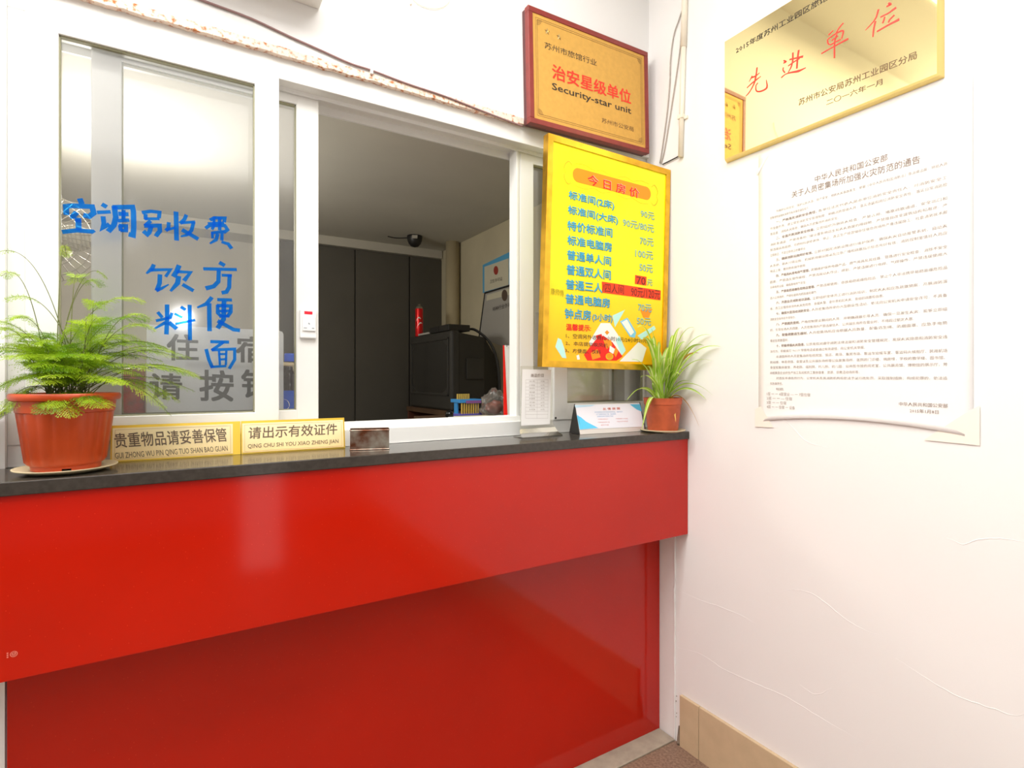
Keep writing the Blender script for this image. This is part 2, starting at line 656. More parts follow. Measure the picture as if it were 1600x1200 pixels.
def glyphs(s, bold=0.0, res=2, shear=0.0):
    _fc.body = s
    _fc.size = 1.0
    _fc.offset = bold
    _fc.resolution_u = res
    _fc.shear = shear
    bpy.context.view_layer.update()
    dg = bpy.context.evaluated_depsgraph_get()
    return bpy.data.meshes.new_from_object(_fo.evaluated_get(dg))


def islands_apart(me):
    """overlapping strokes of one glyph get a hair of depth between them"""
    par = list(range(len(me.vertices)))

    def find(i):
        while par[i] != i:
            par[i] = par[par[i]]
            i = par[i]
        return i
    for p in me.polygons:
        vs = list(p.vertices)
        for v in vs[1:]:
            par[find(v)] = find(vs[0])
    ids = {}
    for v in me.vertices:
        k = ids.setdefault(find(v.index), len(ids))
        v.co.z += (k % 8) * 0.12
    return me


def textmesh(face, s, bl, br, tl, bold=0.0, off=0.0006, latin=False, res=2, local=False, shear=0.0):
    me = islands_apart(glyphs(s, 0.0, res, shear))
    if bold:
        ms_ = []
        k = bold * 0.75
        for dx, dy, dz in ((-k, -k, 0), (k, -k, 1), (-k, k, 2), (k, k, 3), (0, 0, 4)):
            c = me.copy()
            c.transform(Matrix.Translation((dx, dy, dz)))
            ms_.append(c)
        bpy.data.meshes.remove(me)
        me = joinmesh(ms_)
    xs = [v.co.x for v in me.vertices]
    ys = [v.co.y for v in me.vertices]
    x0, x1, y0, y1 = min(xs), max(xs), min(ys), max(ys)
    if latin:
        y0, y1 = 0.0, 0.729
    B = bl if local else face.L(*bl)
    R = br if local else face.L(*br)
    T = tl if local else face.L(*tl)
    for v in me.vertices:
        dz = v.co.z * 0.00005
        fx = (v.co.x - x0) / (x1 - x0)
        fy = (v.co.y - y0) / (y1 - y0)
        v.co = face.P(B[0] + fx * (R[0] - B[0]) + fy * (T[0] - B[0]), B[1] + fx * (R[1] - B[1]) + fy * (T[1] - B[1]), off + dz)
    return me


def text(name, face, s, bl, br, tl, m, parent, **kw):
    me = textmesh(face, s, bl, br, tl, **kw)
    me.name = name
    return link(name, me, m, parent)


def joinmesh(meshes):
    bm = bmesh.new()
    for me in meshes:
        bm.from_mesh(me)
        bpy.data.meshes.remove(me)
    out = bpy.data.meshes.new('m')
    bm.to_mesh(out)
    bm.free()
    return out


def text2(name, face, s, bl, br, tl, m, under, parent, d=(0.0012, -0.0012), **kw):
    """lettering with a printed drop edge of another ink"""
    a = textmesh(face, s, bl, br, tl, off=0.0009, **kw)
    b = textmesh(face, s, bl, br, tl, off=0.0006, **kw)
    sh = face.ex * d[0] + face.ez * d[1]
    b.transform(Matrix.Translation(sh))
    for p in b.polygons:
        p.material_index = 1
    for p in a.polygons:
        p.material_index = 0
    for p in b.polygons:
        p.material_index = 1
    me = joinmesh([a, b])
    return link(name, me, [m, under], parent)


def flat(mb, face, pts, off=0.0005, mi=0, local=False):
    mb.quad([face.P(*(p if local else face.L(*p)), off) for p in pts], mi)


def stroke(mb, face, pts, w, off=0.0005, local=False, mi=0, sm=0):
    """flat brush stroke; w = width in metres or list of widths"""
    P = [Vector(p if local else face.L(*p)) for p in pts]
    if sm and len(P) > 2:
        P = [Vector((q.x, q.y)) for q in catmull([Vector((p.x, p.y, 0)) for p in P], sm)]
    n = len(P)
    if isinstance(w, (list, tuple)):
        ws = [w[min(int(i / (n - 1) * (len(w) - 1)), len(w) - 2)] * (1 - ((i / (n - 1) * (len(w) - 1)) - min(int(i / (n - 1) * (len(w) - 1)), len(w) - 2)))
              + w[min(int(i / (n - 1) * (len(w) - 1)), len(w) - 2) + 1] * ((i / (n - 1) * (len(w) - 1)) - min(int(i / (n - 1) * (len(w) - 1)), len(w) - 2)) for i in range(n)]
    else:
        ws = [w] * n
    Lp, Rp = [], []
    for i in range(n):
        d1 = (P[i] - P[i - 1]).normalized() if i else (P[1] - P[0]).normalized()
        d2 = (P[i + 1] - P[i]).normalized() if i < n - 1 else d1
        t = (d1 + d2)
        t = t.normalized() if t.length > 1e-6 else d1
        nn = Vector((-t.y, t.x))
        k = max(0.6, nn.dot(Vector((-d1.y, d1.x))))
        q = nn * (ws[i] / 2 / k)
        Lp.append(P[i] + q)
        Rp.append(P[i] - q)
    va = [mb.bm.verts.new(face.P(p.x, p.y, off)) for p in Lp]
    vb = [mb.bm.verts.new(face.P(p.x, p.y, off)) for p in Rp]
    for i in range(n - 1):
        f = mb.bm.faces.new([va[i], vb[i], vb[i + 1], va[i + 1]])
        f.material_index = mi


# ================================================================== THE SETTING
YW = 0.205          # face of the window frame
YL = 0.135          # recessed lower panel
ZS = 1.115          # top of the counter shelf

struct(box('floor', M['floor'], None, -4.2, 0.0, -4.2, YL + 0.02, -0.06, 0.0))
struct(box('ceiling', M['concrete'], None, -4.2, 0.08, -4.2, 0.33, 3.0, 3.08))
wr = struct(box('wall_right', M['plaster'], None, 0.0, 0.10, -4.2, 2.35, -0.06, 3.0))
struct(box('wall_left', M['concrete'], None, -4.2, -4.1, -4.2, 0.33, 0.0, 3.0))
# front wall: above the window, left of it and below the counter
b = MB()
b.box(-4.1, 0.0, 0.19, 0.33, 2.137, 3.0)
b.box(-4.1, -1.826, 0.19, 0.33, 0.0, 2.137)
b.box(-1.826, 0.0, 0.19, 0.33, 0.0, ZS)
b.box(-4.1, -1.815, YL, 0.19, 0.0, 1.05)
b.box(-1.815, 0.0, YL + 0.012, 0.19, 0.0, 1.05)
wf = struct(b.build('wall_front', M['plaster_front'], None))
# broken rusty plaster edge under the upper wall
b = MB()
N_ = 150
for i in range(N_):
    xa = -1.79 + i / N_ * (1.79 - 0.565)
    xb = -1.79 + (i + 1) / N_ * (1.79 - 0.565)

    def edge(x):
        return (2.1265 + 0.0035 * noise.noise(Vector((x * 28, 0, 0))) + 0.0025 * noise.noise(Vector((x * 90, 1, 0))),
                2.1460 + 0.0035 * noise.noise(Vector((x * 22, 5, 0))) + 0.0020 * noise.noise(Vector((x * 80, 9, 0))))
    (la, ha), (lb, hb) = edge(xa), edge(xb)
    b.quad([(xa, 0.1885, la), (xb, 0.1885, lb), (xb, 0.1885, hb), (xa, 0.1885, ha)])
    b.quad([(xa, 0.1885, la), (xa, 0.2048, la), (xb, 0.2048, lb), (xb, 0.1885, lb)])
    b.quad([(xa, 0.1885, ha), (xa, 0.1905, ha), (xb, 0.1905, hb), (xb, 0.1885, hb)])
b.build('worn_edge', M['rust'], wf)

# cracks and ridges in the plaster of the side wall
fw = Face((0, 0, 0), (0, -1, 0), (0, 0, 1), (-1, 0, 0), plane=('x', 0.0))
for pts in ([(1212, 925), (1240, 921), (1265, 926), (1290, 942), (1322, 968), (1352, 985), (1376, 993)],
            [(1400, 1028), (1440, 1055), (1490, 1085), (1530, 1100), (1560, 1110), (1586, 1118), (1610, 1112)],
            [(1066, 925), (1095, 938), (1130, 950), (1160, 963), (1182, 975)],
            [(1060, 1012), (1095, 1022), (1130, 1045), (1180, 1068), (1230, 1090), (1290, 1126), (1350, 1160)],
            [(1480, 840), (1505, 851), (1530, 843), (1570, 842), (1610, 849)],
            [(1250, 1070), (1275, 1085), (1300, 1075)],
            [(1190, 640), (1230, 660), (1260, 690), (1300, 700)]):
    pp = catmull([ox(u, v, 0.0005) for u, v in pts], 6)
    pp = [p + Vector((0, 0.0012 * noise.noise(p * 90), 0.002 * noise.noise(p * 70 + Vector((5, 0, 0))))) for p in pp]
    b = MB()
    b.tube(pp, [0.0013 * (0.5 + 0.5 * math.sin(math.pi * min(1, max(0.05, i / (len(pp) - 1))))) for i in range(len(pp))], 6)
    b.build('plaster_crack', M['crack'], wr, smooth=True)

rg_ = random.Random(4)
for k in range(9):
    u, v = 1060 + rg_.uniform(-5, 5), 1090 + k * 8 + rg_.uniform(-3, 3)
    p = ox(u, v, 0.0)
    b = MB()
    rr = rg_.uniform(0.0014, 0.0034)
    b.lathe([(0.0002, -rr), (rr * 0.8, -rr * 0.5), (rr, 0), (rr * 0.7, rr * 0.7), (0.0002, rr)], p, 7)
    b.build('grime_spot', M['grime'], wr)
# tiled skirting on the side wall
b = MB()
for y0, y1 in ((-0.0505, 0.031), (-0.652, -0.0525), (-1.254, -0.654), (-1.856, -1.256), (-2.458, -1.858), (-4.2, -2.46)):
    b.box(-0.012, 0.0, y0, y1, 0.0, 0.181, 0.0012)
struct(b.build('baseboard_right', M['tile'], None))
# grey mortar kerb below the red panel and the grimy inner corner
b = MB()
b.box(-2.6, -0.004, YL - 0.075, YL, 0.0, 0.006, 0.002)
struct(b.build('trim_1', M['kerb'], None))
b = MB()
pp = [Vector((-0.002, 0.062 + 0.006 * noise.noise(Vector((0, 0, z * 9))), z)) for z in [i * 0.012 for i in range(0, 70)]]
b.tube(pp, [0.0035 + 0.0025 * noise.noise(p * 40) for p in pp], 6)
b.build('plaster_bead', M['plaster'], wr, smooth=True)
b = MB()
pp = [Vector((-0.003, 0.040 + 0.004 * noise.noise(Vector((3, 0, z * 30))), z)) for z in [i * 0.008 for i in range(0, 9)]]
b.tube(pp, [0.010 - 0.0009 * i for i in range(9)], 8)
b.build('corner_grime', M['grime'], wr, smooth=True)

# inner room behind the window
struct(box('wall_inner_back', M['wall_in_dark'], None, -3.4, 0.0, 2.28, 2.35, -0.06, 2.3))
struct(box('wall_inner_left', M['wall_in_dark'], None, -3.5, -3.4, 0.33, 2.35, -0.06, 2.3))
struct(box('wall_inner_right', M['wall_in'], None, -0.004, -0.0001, 0.332, 2.278, 0.0, 2.159))
struct(box('ceiling_inner', M['ceil_in'], None, -3.4, 0.0, 0.33, 2.28, 2.16, 2.3))
struct(box('floor_inner', M['floor_in'], None, -3.4, 0.0, 0.33, 2.28, -0.06, 0.0))

# ================================================================== WINDOW
win = bpy.data.objects.new('window_1', None)
C.objects.link(win)
win.location = (-0.9, YW, ZS)
struct(win)
b = MB()
b.box(-1.826, 0.0, YW, 0.33, 2.072, 2.137, 0.002)              # head
b.box(-1.826, 0.0, YW + 0.002, 0.33, ZS, 1.160, 0.002)           # sill
b.box(-1.826, 0.0, YW + 0.036, YW + 0.043, 1.160, 1.1745, 0.001)     # raised track lips
b.box(-1.826, 0.0, YW + 0.090, YW + 0.098, 1.160, 1.1745, 0.001)
b.box(-1.826, -1.797, YW, 0.33, 1.160, 2.072, 0.002)            # jambs
b.box(-0.006, 0.0, YW, 0.33, 1.160, 2.072, 0.001)
for y0, z in ((YW + 0.0355, 2.062), (YW + 0.090, 2.050)):
    b.box(-1.797, -0.006, y0, y0 + 0.008, z, 2.073, 0.001)
b.build('frame', M['pvc'], win)


def sash(x0, x1, y0, y1, z0, z1, gx0, gx1, gz0, gz1, gm):
    b = MB()
    b.box(x0, gx0, y0, y1, z0, z1, 0.003)
    b.box(gx1, x1, y0, y1, z0, z1, 0.003)
    b.box(gx0 - 0.004, gx1 + 0.004, y0 + 0.0005, y1 - 0.0005, gz1, z1, 0.002)
    b.box(gx0 - 0.004, gx1 + 0.004, y0 + 0.0005, y1 - 0.0005, z0, gz0, 0.002)
    s = b.build('sash', M['pvc'], win)
    g = MB()
    e, k = 0.006, 0.004
    ym = (y0 + y1) / 2
    for a in ((gx0, gx0 + 0.0025, gz0, gz1), (gx1 - 0.0025, gx1, gz0, gz1), (gx0, gx1, gz0, gz0 + 0.0025), (gx0, gx1, gz1 - 0.004, gz1)):
        g.box(a[0], a[1], y0 + 0.006, ym - 0.003, a[2], a[3])
    g.build('gasket', M['gasket'], s)
    p = MB()
    p.box(gx0 - 0.004, gx1 + 0.004, ym - 0.002, ym + 0.002, gz0 - 0.004, gz1 + 0.004)
    pane = p.build('pane', gm, s)
    return s, ym - 0.002


sL, yP1 = sash(-1.797, -1.3018, 0.205 - 0.004, 0.205 + 0.034, 1.160, 2.088, -1.7422, -1.3587, 1.2147, 2.0413, M['pane_front'])
sM, yP2 = sash(-1.6923, -1.194, 0.250, 0.288, 1.163, 2.074, -1.6355, -1.2521, 1.2155, 2.039, M['pane_inner'])
sR, yP3 = sash(-0.5392, -0.0665, 0.250, 0.288, 1.163, 2.074, -0.4848, -0.1155, 1.2155, 2.034, M['pane_inner'])
sF, yP4 = sash(-0.4336, -0.0062, 0.205 - 0.004, 0.205 + 0.034, 1.158, 2.072, -0.3765, -0.016, 1.2147, 2.034, M['pane_front'])
# the slim receiving profile at the right of the opening
b = MB()
b.box(-0.557, -0.5485, 0.246, 0.292, 1.163, 2.074, 0.001)
b.box(-0.5487, -0.5392, 0.252, 0.286, 1.163, 2.074, 0.001)
b.build('stop_profile', M['pvc'], win)
b = MB()
q = ox(0, 0, 0)
r = oy(868, 653, 0.2005)
b.lathe([(0.0001, 0.0), (0.0035, 0.0), (0.0035, 0.002), (0.0001, 0.002)], (0, 0, 0), 12)
me = b.mesh()
me.transform(Matrix.Translation(r) @ Matrix.Rotation(math.pi / 2, 4, 'X'))
link('rivet', me, M['black_plastic'], sF)

# hand-painted blue characters on the front pane, traced stroke by stroke (4x crop coordinates)
fg = Face((0, yP1, 0), (1, 0, 0), (0, 0, 1), (0, -1, 0), plane=('y', yP1))


def q1(x, y):          # crop (80,300) scale 10
    return (80 + x / 10, 300 + y / 10)


def q2(x, y):          # crop (210,310) scale 9.41
    return (210 + x / 9.41, 310 + y / 9.41)


def q3(x, y):          # crop (210,390) scale 8
    return (210 + x / 8, 390 + y / 8)


def q4(x, y):          # crop (220,490) scale 6.957
    return (220 + x / 6.957, 490 + y / 6.957)


K = 1.0 / 775           # metres per photo pixel on the pane, for stroke widths
chars = {
    '空': (q1, [([(445, 100), (480, 190)], 8), ([(240, 360), (230, 225), (330, 215), (640, 230), (665, 330), (590, 385), (500, 360)], 8),
               ([(400, 315), (340, 380), (345, 420)], 8), ([(370, 430), (470, 440)], 7), ([(425, 430), (430, 600)], 8), ([(170, 625), (400, 600), (650, 620), (670, 640)], 7)]),
    '调': (q1, [([(790, 190), (870, 235)], 7), ([(715, 320), (930, 310)], 6), ([(810, 380), (825, 500), (790, 580), (910, 500)], 7),
               ([(985, 220), (1010, 400), (980, 520), (890, 620)], 8), ([(960, 240), (1270, 235), (1285, 300), (1290, 560), (1280, 680), (1210, 660)], 8),
               ([(1050, 340), (1210, 350)], 7), ([(1130, 280), (1130, 440)], 6), ([(1040, 450), (1220, 440)], 6), ([(1075, 520), (1090, 610)], 6), ([(1060, 525), (1170, 530), (1170, 600)], 6), ([(1080, 600), (1200, 605)], 6)]),
    '另': (q2, [([(110, 210), (240, 190), (370, 205), (360, 290)], 6), ([(165, 230), (165, 310)], 6), ([(150, 300), (370, 300)], 5),
               ([(240, 330), (160, 400)], 6), ([(140, 405), (370, 400), (375, 480), (330, 535), (300, 520)], 7), ([(250, 400), (220, 500), (190, 530), (130, 480)], 7)]),
    '收': (q2, [([(505, 350), (500, 440), (460, 475)], 6), ([(470, 465), (600, 430)], 4.5), ([(612, 195), (620, 620)], 7.5), ([(765, 240), (735, 310), (670, 370)], 6), ([(690, 360), (895, 345)], 5), ([(870, 350), (840, 470), (770, 540), (680, 560)], [6, 6, 3]), ([(700, 460), (820, 530), (940, 600)], 7)]),
    '费': (q2, [([(1110, 320), (1180, 285), (1330, 290), (1320, 350)], 6), ([(1080, 370), (1320, 360)], 5), ([(1045, 440), (1100, 400), (1330, 400), (1370, 460), (1310, 505)], 6), ([(1170, 270), (1170, 400), (1140, 460)], 5), ([(1250, 280), (1255, 470)], 6),
               ([(1145, 500), (1150, 590)], 4.5), ([(1130, 510), (1290, 490), (1285, 620)], 5.5), ([(1225, 520), (1200, 610), (1110, 665)], [6, 6, 3]), ([(1280, 640), (1380, 670), (1430, 740)], [5, 7])]),
    '饮': (q3, [([(245, 185), (220, 240), (150, 300)], [6, 7, 3]), ([(200, 255), (450, 250), (390, 340)], [6, 6, 5]), ([(320, 310), (315, 420), (280, 515)], 7), ([(270, 510), (340, 485), (430, 435)], [7, 5, 2]),
               ([(560, 195), (530, 270), (485, 340)], 8), ([(520, 275), (700, 285), (620, 390)], [6, 6, 7]), ([(555, 330), (540, 420), (450, 520)], [8, 8, 4]), ([(600, 435), (740, 515)], 6.5)]),
    '料': (q3, [([(290, 780), (350, 850)], 5.5), ([(270, 890), (450, 850), (470, 790)], 5), ([(408, 685), (410, 860), (400, 1060)], 7), ([(390, 910), (250, 990)], [6, 3]), ([(430, 910), (530, 990)], 7), ([(580, 715), (640, 755)], 5.5), ([(500, 800), (600, 850)], 4.5), ([(510, 930), (760, 880)], 4.5), ([(690, 690), (695, 1130)], 6.5)]),
    '方': (q3, [([(1060, 160), (1130, 200)], 7), ([(860, 240), (1280, 250)], 6), ([(1055, 250), (1050, 400), (990, 460), (890, 485)], [7, 7, 8]), ([(1090, 320), (1220, 325)], 5.5), ([(1190, 310), (1185, 470), (1150, 530), (1090, 540)], 7)]),
    '便': (q3, [([(970, 595), (900, 680), (785, 725)], [7, 7, 3]), ([(935, 670), (940, 1020)], 7.5), ([(1035, 625), (1220, 630)], 6), ([(1040, 690), (1040, 790), (1080, 830)], 6), ([(1030, 700), (1205, 705), (1205, 780), (1160, 840)], 6.5), ([(1050, 770), (1200, 765)], 5), ([(1060, 835), (1180, 830)], 5.5), ([(1120, 640), (1115, 870), (1040, 985)], 8), ([(1040, 890), (1150, 950), (1240, 1000), (1320, 1010)], 7)]),
    '面': (q4, [([(755, 305), (960, 310)], 6), ([(900, 310), (770, 400)], 5.5), ([(710, 385), (740, 500), (780, 590)], 6), ([(770, 395), (1020, 385), (1020, 500), (960, 600)], 5.5), ([(850, 400), (860, 560)], 4), ([(930, 400), (925, 560)], 4), ([(850, 440), (930, 440)], 4), ([(850, 500), (930, 495)], 4), ([(760, 580), (930, 570)], 4.5)]),
}
for ch, (qf, strokes) in chars.items():
    b = MB()
    for i, (pts, w) in enumerate(strokes):
        ww = [x * K * 1.02 for x in w] if isinstance(w, list) else w * K * 1.02
        stroke(b, fg, [qf(*p) for p in pts], ww, off=0.0003 + 0.00004 * i)
    b.build('painted_character', M['ink'], sL, fix=False)

# ================================================================== COUNTER
ct = thing('reception_counter', 'long red laminate reception counter with a black stone top under the window', 'counter', (-1.3, 0.1, 0.0))
box('countertop', M['granite'], ct, -2.7, -0.0015, -0.004, YW + 0.001, 1.089, ZS, 0.002)
box('upper_panel', M['red'], ct, -2.7, -0.002, 0.003, 0.022, 0.7555, 1.089, 0.0008)
b = MB()
b.box(-2.7, -0.002, 0.022, YL + 0.012, 1.05, 1.089)
b.box(-2.7, -0.002, 0.022, YL + 0.010, 0.756, 0.775)
b.build('support_frame', M['pvc'], ct)
box('lower_panel', M['red'], ct, -1.8115, -0.002, YL, YL + 0.012, 0.0, 0.80)
fl = Face((0, 0.003, 0), (1, 0, 0), (0, 0, 1), (0, -1, 0), plane=('y', 0.003))
b = MB()
cxl, czl = fl.L(21.7, 1021.7)
for r0, wd in ((0.0048, 0.0012), (0.0026, 0.001)):
    stroke(b, fl, [(cxl + r0 * math.cos(a / 18 * 2 * math.pi), czl + r0 * math.sin(a / 18 * 2 * math.pi)) for a in range(19)], wd, local=True)
stroke(b, fl, [(cxl - 0.003, czl + 0.002), (cxl, czl - 0.001), (cxl + 0.003, czl + 0.003)], 0.001, local=True)
for k in range(3):
    stroke(b, fl, [(cxl - 0.0085, czl - 0.005 + 0.0036 * k), (cxl - 0.0085, czl - 0.0024 + 0.0036 * k)], 0.0022, local=True)
b.build('maker_mark', M['logo'], ct, fix=False)

# ================================================================== THINGS ON THE FRONT WALL
# -- maroon framed award plaque
pq = [(829, 8), (1015, 82), (1015, 241), (828.5, 190.5)]
pw, ph = 0.527, 0.373
o3 = oy(828.5, 190.5, 0.150)
fq = Face(o3, (0.527, 0, 0.0115), (-0.0115, 0, 0.527), (0, -1, 0), quad=pq, w=pw, h=ph)
pl = thing('award_plaque', 'gold award plaque in a maroon wooden frame above the yellow price board', 'plaque', (o3.x + pw / 2, 0.189, o3.z))


def fmap(f, d=0.0):
    return lambda c: f.P(c.x, c.z, -c.y)


fb = 0.0175
b = MB()
for a in ((0, pw, 0, fb), (0, pw, ph - fb, ph), (0, fb, fb, ph - fb), (pw - fb, pw, fb, ph - fb)):
    b.box(a[0], a[1], 0.0, 0.022, a[2], a[3], 0.0015, fr=fmap(fq))
b.build('frame', M['maroon'], pl)
box('backing', M['maroon_dark'], pl, 0.002, pw - 0.002, 0.022, 0.0385, 0.002, ph - 0.002, fr=fmap(fq))
gsh = box('gold_sheet', M['gold_satin'], pl, fb - 0.002, pw - fb + 0.002, 0.003, 0.020, fb - 0.002, ph - fb + 0.002, fr=fmap(fq))
off = -0.0025


def r5(x, y):
    return (800 + x / 5, y / 5)


text('small_lettering', fq, '苏州市旅馆行业', r5(270, 378), r5(675, 517), r5(270, 325), M['black'], gsh, off=off, res=1)
text('main_lettering', fq, '治安星级单位', r5(325, 612), r5(940, 817), r5(325, 495), M['red_ink'], gsh, off=off, bold=0.022)
text('english_lettering', fq, 'Security-star unit', r5(322, 695), r5(940, 890), r5(322, 640), M['black'], gsh, off=off, latin=True, bold=0.012)
text('issuer_lettering', fq, '苏州市公安局', r5(707, 957), r5(957, 1030), r5(707, 918), M['brown_ink'], gsh, off=off, res=1)
b = MB()
e = fb + 0.012
for r0 in (0.0, 0.006):
    A, Bx, Z0, Z1 = e + r0, pw - e - r0, e + r0, ph - e - r0
    for p0, p1 in (((A, Z0), (Bx, Z0)), ((A, Z1), (Bx, Z1)), ((A, Z0), (A, Z1)), ((Bx, Z0), (Bx, Z1))):
        stroke(b, fq, [p0, p1], 0.0009, off=off, local=True)
for sx, sz in ((e, e), (pw - e, e), (e, ph - e), (pw - e, ph - e)):
    dx = 1 if sx < pw / 2 else -1
    dz = 1 if sz < ph / 2 else -1
    for k in range(4):
        rr = 0.006 + 0.004 * k
        stroke(b, fq, [(sx + dx * (0.004 + rr * math.cos(a)), sz + dz * (0.004 + rr * math.sin(a))) for a in [i * math.pi / 16 for i in range(9)]], 0.0011, off=off, local=True)
b.build('border_ornament', M['brown_ink'], gsh, fix=False)
for u, v in ((858.5, 49.5), (877, 58)):
    x, z = fq.L(u, v)
    b = MB()
    ring = []
    for k in range(10):
        a = math.pi / 2 + k * math.pi / 5
        r0 = 0.0115 if k % 2 == 0 else 0.0048
        ring.append(b.bm.verts.new(fq.P(x + r0 * math.cos(a), z + r0 * math.sin(a), off)))
    top = b.bm.verts.new(fq.P(x, z, 0.0022))
    for k in range(10):
        b.bm.faces.new([ring[k], ring[(k + 1) % 10], top])
    b.build('star', M['gold_mirror'], gsh, fix=False)

# -- yellow price board in a brass frame
bq = [(857, 208), (1048, 264), (1041.5, 579.5), (847, 573)]
bw, bh = 0.540, 0.727
o3 = oy(847, 573, 0.080)
ax = Vector((0.540, 0, -0.0085))
fp = Face(o3, ax, (0.0085 * 2.4, 0, 0.540), (0, -1, 0), quad=bq, w=bw, h=bh)
fp.ez = Vector((0.024, 0, 0.7255)).normalized()
pb = thing('price_board', 'yellow room price board in a brass frame hanging over the right sash', 'sign', (-0.285, 0.105, o3.z))
fw_ = 0.020
b = MB()


def mitre(b, f, w, h, fw, y0, y1):
    O = [(0, 0), (w, 0), (w, h), (0, h)]
    I = [(fw, fw), (w - fw, fw), (w - fw, h - fw), (fw, h - fw)]
    for k in range(4):
        j = (k + 1) % 4
        g = 0.0002
        b.prism([f.P(*O[k], -y0), f.P(*O[j], -y0), f.P(*I[j], -y0), f.P(*I[k], -y0)], f.n * -(y1 - y0))


mitre(b, fp, bw, bh, fw_, 0.0, 0.026)
b.build('frame', M['brass'], pb)
M['poster'] = gradmat('poster_yellow', S(255, 190, 0), S(255, 250, 0), o3.z - pb.location.z + 0.06, o3.z - pb.location.z + 0.36, rough=0.3)
pbp = box('poster', M['poster'], pb, fw_ - 0.002, bw - fw_ + 0.002, 0.004, 0.024, fw_ - 0.002, bh - fw_ + 0.002, fr=fmap(fp))
for x in (0.10, bw - 0.10):
    box('bracket', M['black_plastic'], pb, x - 0.012, x + 0.012, 0.026, 0.1195, bh - 0.06, bh - 0.045, fr=fmap(fp))
fp.o = fp.o - fp.n * 0.0045 + fp.n * 0.0008


def ra(x, y):
    return (860 + x / 8.42, 230 + y / 8.42)


def rb(x, y):
    return (860 + x / 8.42, 340 + y / 8.42)


def rc(x, y):
    return (840 + x / 7.62, 440 + y / 7.62)


# printed pictures first
b = MB()
PM = [M['white_ink'], M['red_bright'], M['orange_ink'], M['poster'], M['cyan_ink'], M['gold_ink'], M['lightblue_ink']]
for mi, off, pts in (
    (0, 0.0002, [(760, 490), (870, 490), (960, 620), (1055, 800), (1010, 880), (640, 760), (620, 720)]),
    (4, 0.00022, [(985, 640), (1060, 820), (1010, 880), (940, 700)]),
    (0, 0.00022, [(985, 950), (1215, 715), (1310, 790), (1260, 955)]),
    (6, 0.00024, [(990, 470), (1080, 425), (1185, 600), (1170, 665), (1110, 655)]),
    (0, 0.00026, [(1010, 480), (1075, 445), (1160, 600), (1120, 640)]),
    (4, 0.00024, [(1200, 640), (1400, 520), (1420, 560), (1250, 690)]),
    (4, 0.0002, [(900, 400), (1050, 330), (1010, 400), (930, 540)]),
    (2, 0.00024, [(1230, 330), (1380, 320), (1330, 440), (1270, 420)]),
    (1, 0.00026, [(1320, 740), (1380, 720), (1420, 750), (1370, 790)]),
    (4, 0.0002, [(250, 668), (290, 690), (325, 790), (352, 912), (300, 905), (218, 775)]),
    (0, 0.0002, [(470, 880), (500, 868), (512, 925), (480, 930)]),
    (1, 0.0003, [(560, 870), (700, 690), (790, 640), (900, 720), (1022, 890), (950, 940), (600, 940)]),
    (2, 0.00034, [(790, 690), (880, 690), (900, 760), (830, 800)]),
    (2, 0.00034, [(640, 850), (720, 800), (760, 900), (660, 930)]),
    (0, 0.00036, [(870, 760), (930, 800), (910, 860), (860, 830)]),
    (1, 0.00034, [(700, 640), (770, 620), (790, 700), (720, 720)]),
    (2, 0.00036, [(940, 770), (970, 830), (940, 900), (915, 850)]),
    (2, 0.00034, [(808, 600), (836, 575), (862, 603), (835, 632)]),
):
    flat(b, fp, [rc(*p) for p in pts], off=off, mi=mi)
flat(b, fp, [rc(865 + 46 * math.cos(a), 890 + 42 * math.sin(a)) for a in [i * math.pi / 10 for i in range(20)]], off=0.0004, mi=5)
flat(b, fp, [rc(865 + 36 * math.cos(a), 885 + 32 * math.sin(a)) for a in [i * math.pi / 10 for i in range(20)]], off=0.00044, mi=2)
PM[3] = M['gold_ink']
b.build('food_picture', PM, pbp, fix=False)
# heading pill with its scrolls
b = MB()
xl, zl = fp.L(*ra(300, 335))
xr, zr = fp.L(*ra(1330, 615))
hh = abs(fp.L(*ra(620, 335))[1] - fp.L(*ra(620, 510))[1]) / 2
y0_, y1_ = fp.L(*ra(365, 250)), fp.L(*ra(350, 435))
hh = (y0_[1] - y1_[1]) / 2
zc = (zl + zr) / 2
zl = zr = zc
pill = [(xl + hh - hh * math.sin(a), zl + hh * math.cos(a)) for a in [i * math.pi / 14 for i in range(15)]]
pill += [(xr - hh + hh * math.sin(a), zr - hh * math.cos(a)) for a in [i * math.pi / 14 for i in range(15)]]
flat(b, fp, pill, off=0.0003, local=True)
b.build('heading_band', M['orange_ink'], pbp, fix=False)
b = MB()
for sgn in (1, -1):
    hx = xl if sgn == 1 else xr
    for sz in (1, -1):
        stroke(b, fp, [(hx - sgn * 0.002, zc + sz * 0.026), (hx - sgn * 0.014, zc + sz * 0.036), (hx - sgn * 0.026, zc + sz * 0.030), (hx - sgn * 0.034, zc + sz * 0.014), (hx - sgn * 0.028, zc)], [0.001, 0.004, 0.003, 0.001], off=0.0003, local=True, sm=5)
        xm = (xl + xr) / 2
        stroke(b, fp, [(hx + sgn * 0.01, zc + sz * (hh + 0.012)), (hx + sgn * 0.05, zc + sz * (hh + 0.016)), (hx + sgn * 0.09, zc + sz * (hh + 0.006)), (hx + sgn * 0.12, zc + sz * (hh + 0.014)), (xm - sgn * 0.01, zc + sz * (hh + 0.004))], 0.0012, off=0.0003, local=True, sm=5)
b.build('heading_scroll', M['gold_ink'], pbp, fix=False)
text2('heading_lettering', fp, '今日房价'.replace('', ' ').strip(), ra(495, 480), ra(1175, 665), ra(495, 345), M['red_bright'], M['white_ink'], pbp, d=(0.001, 0.0008), bold=0.015)
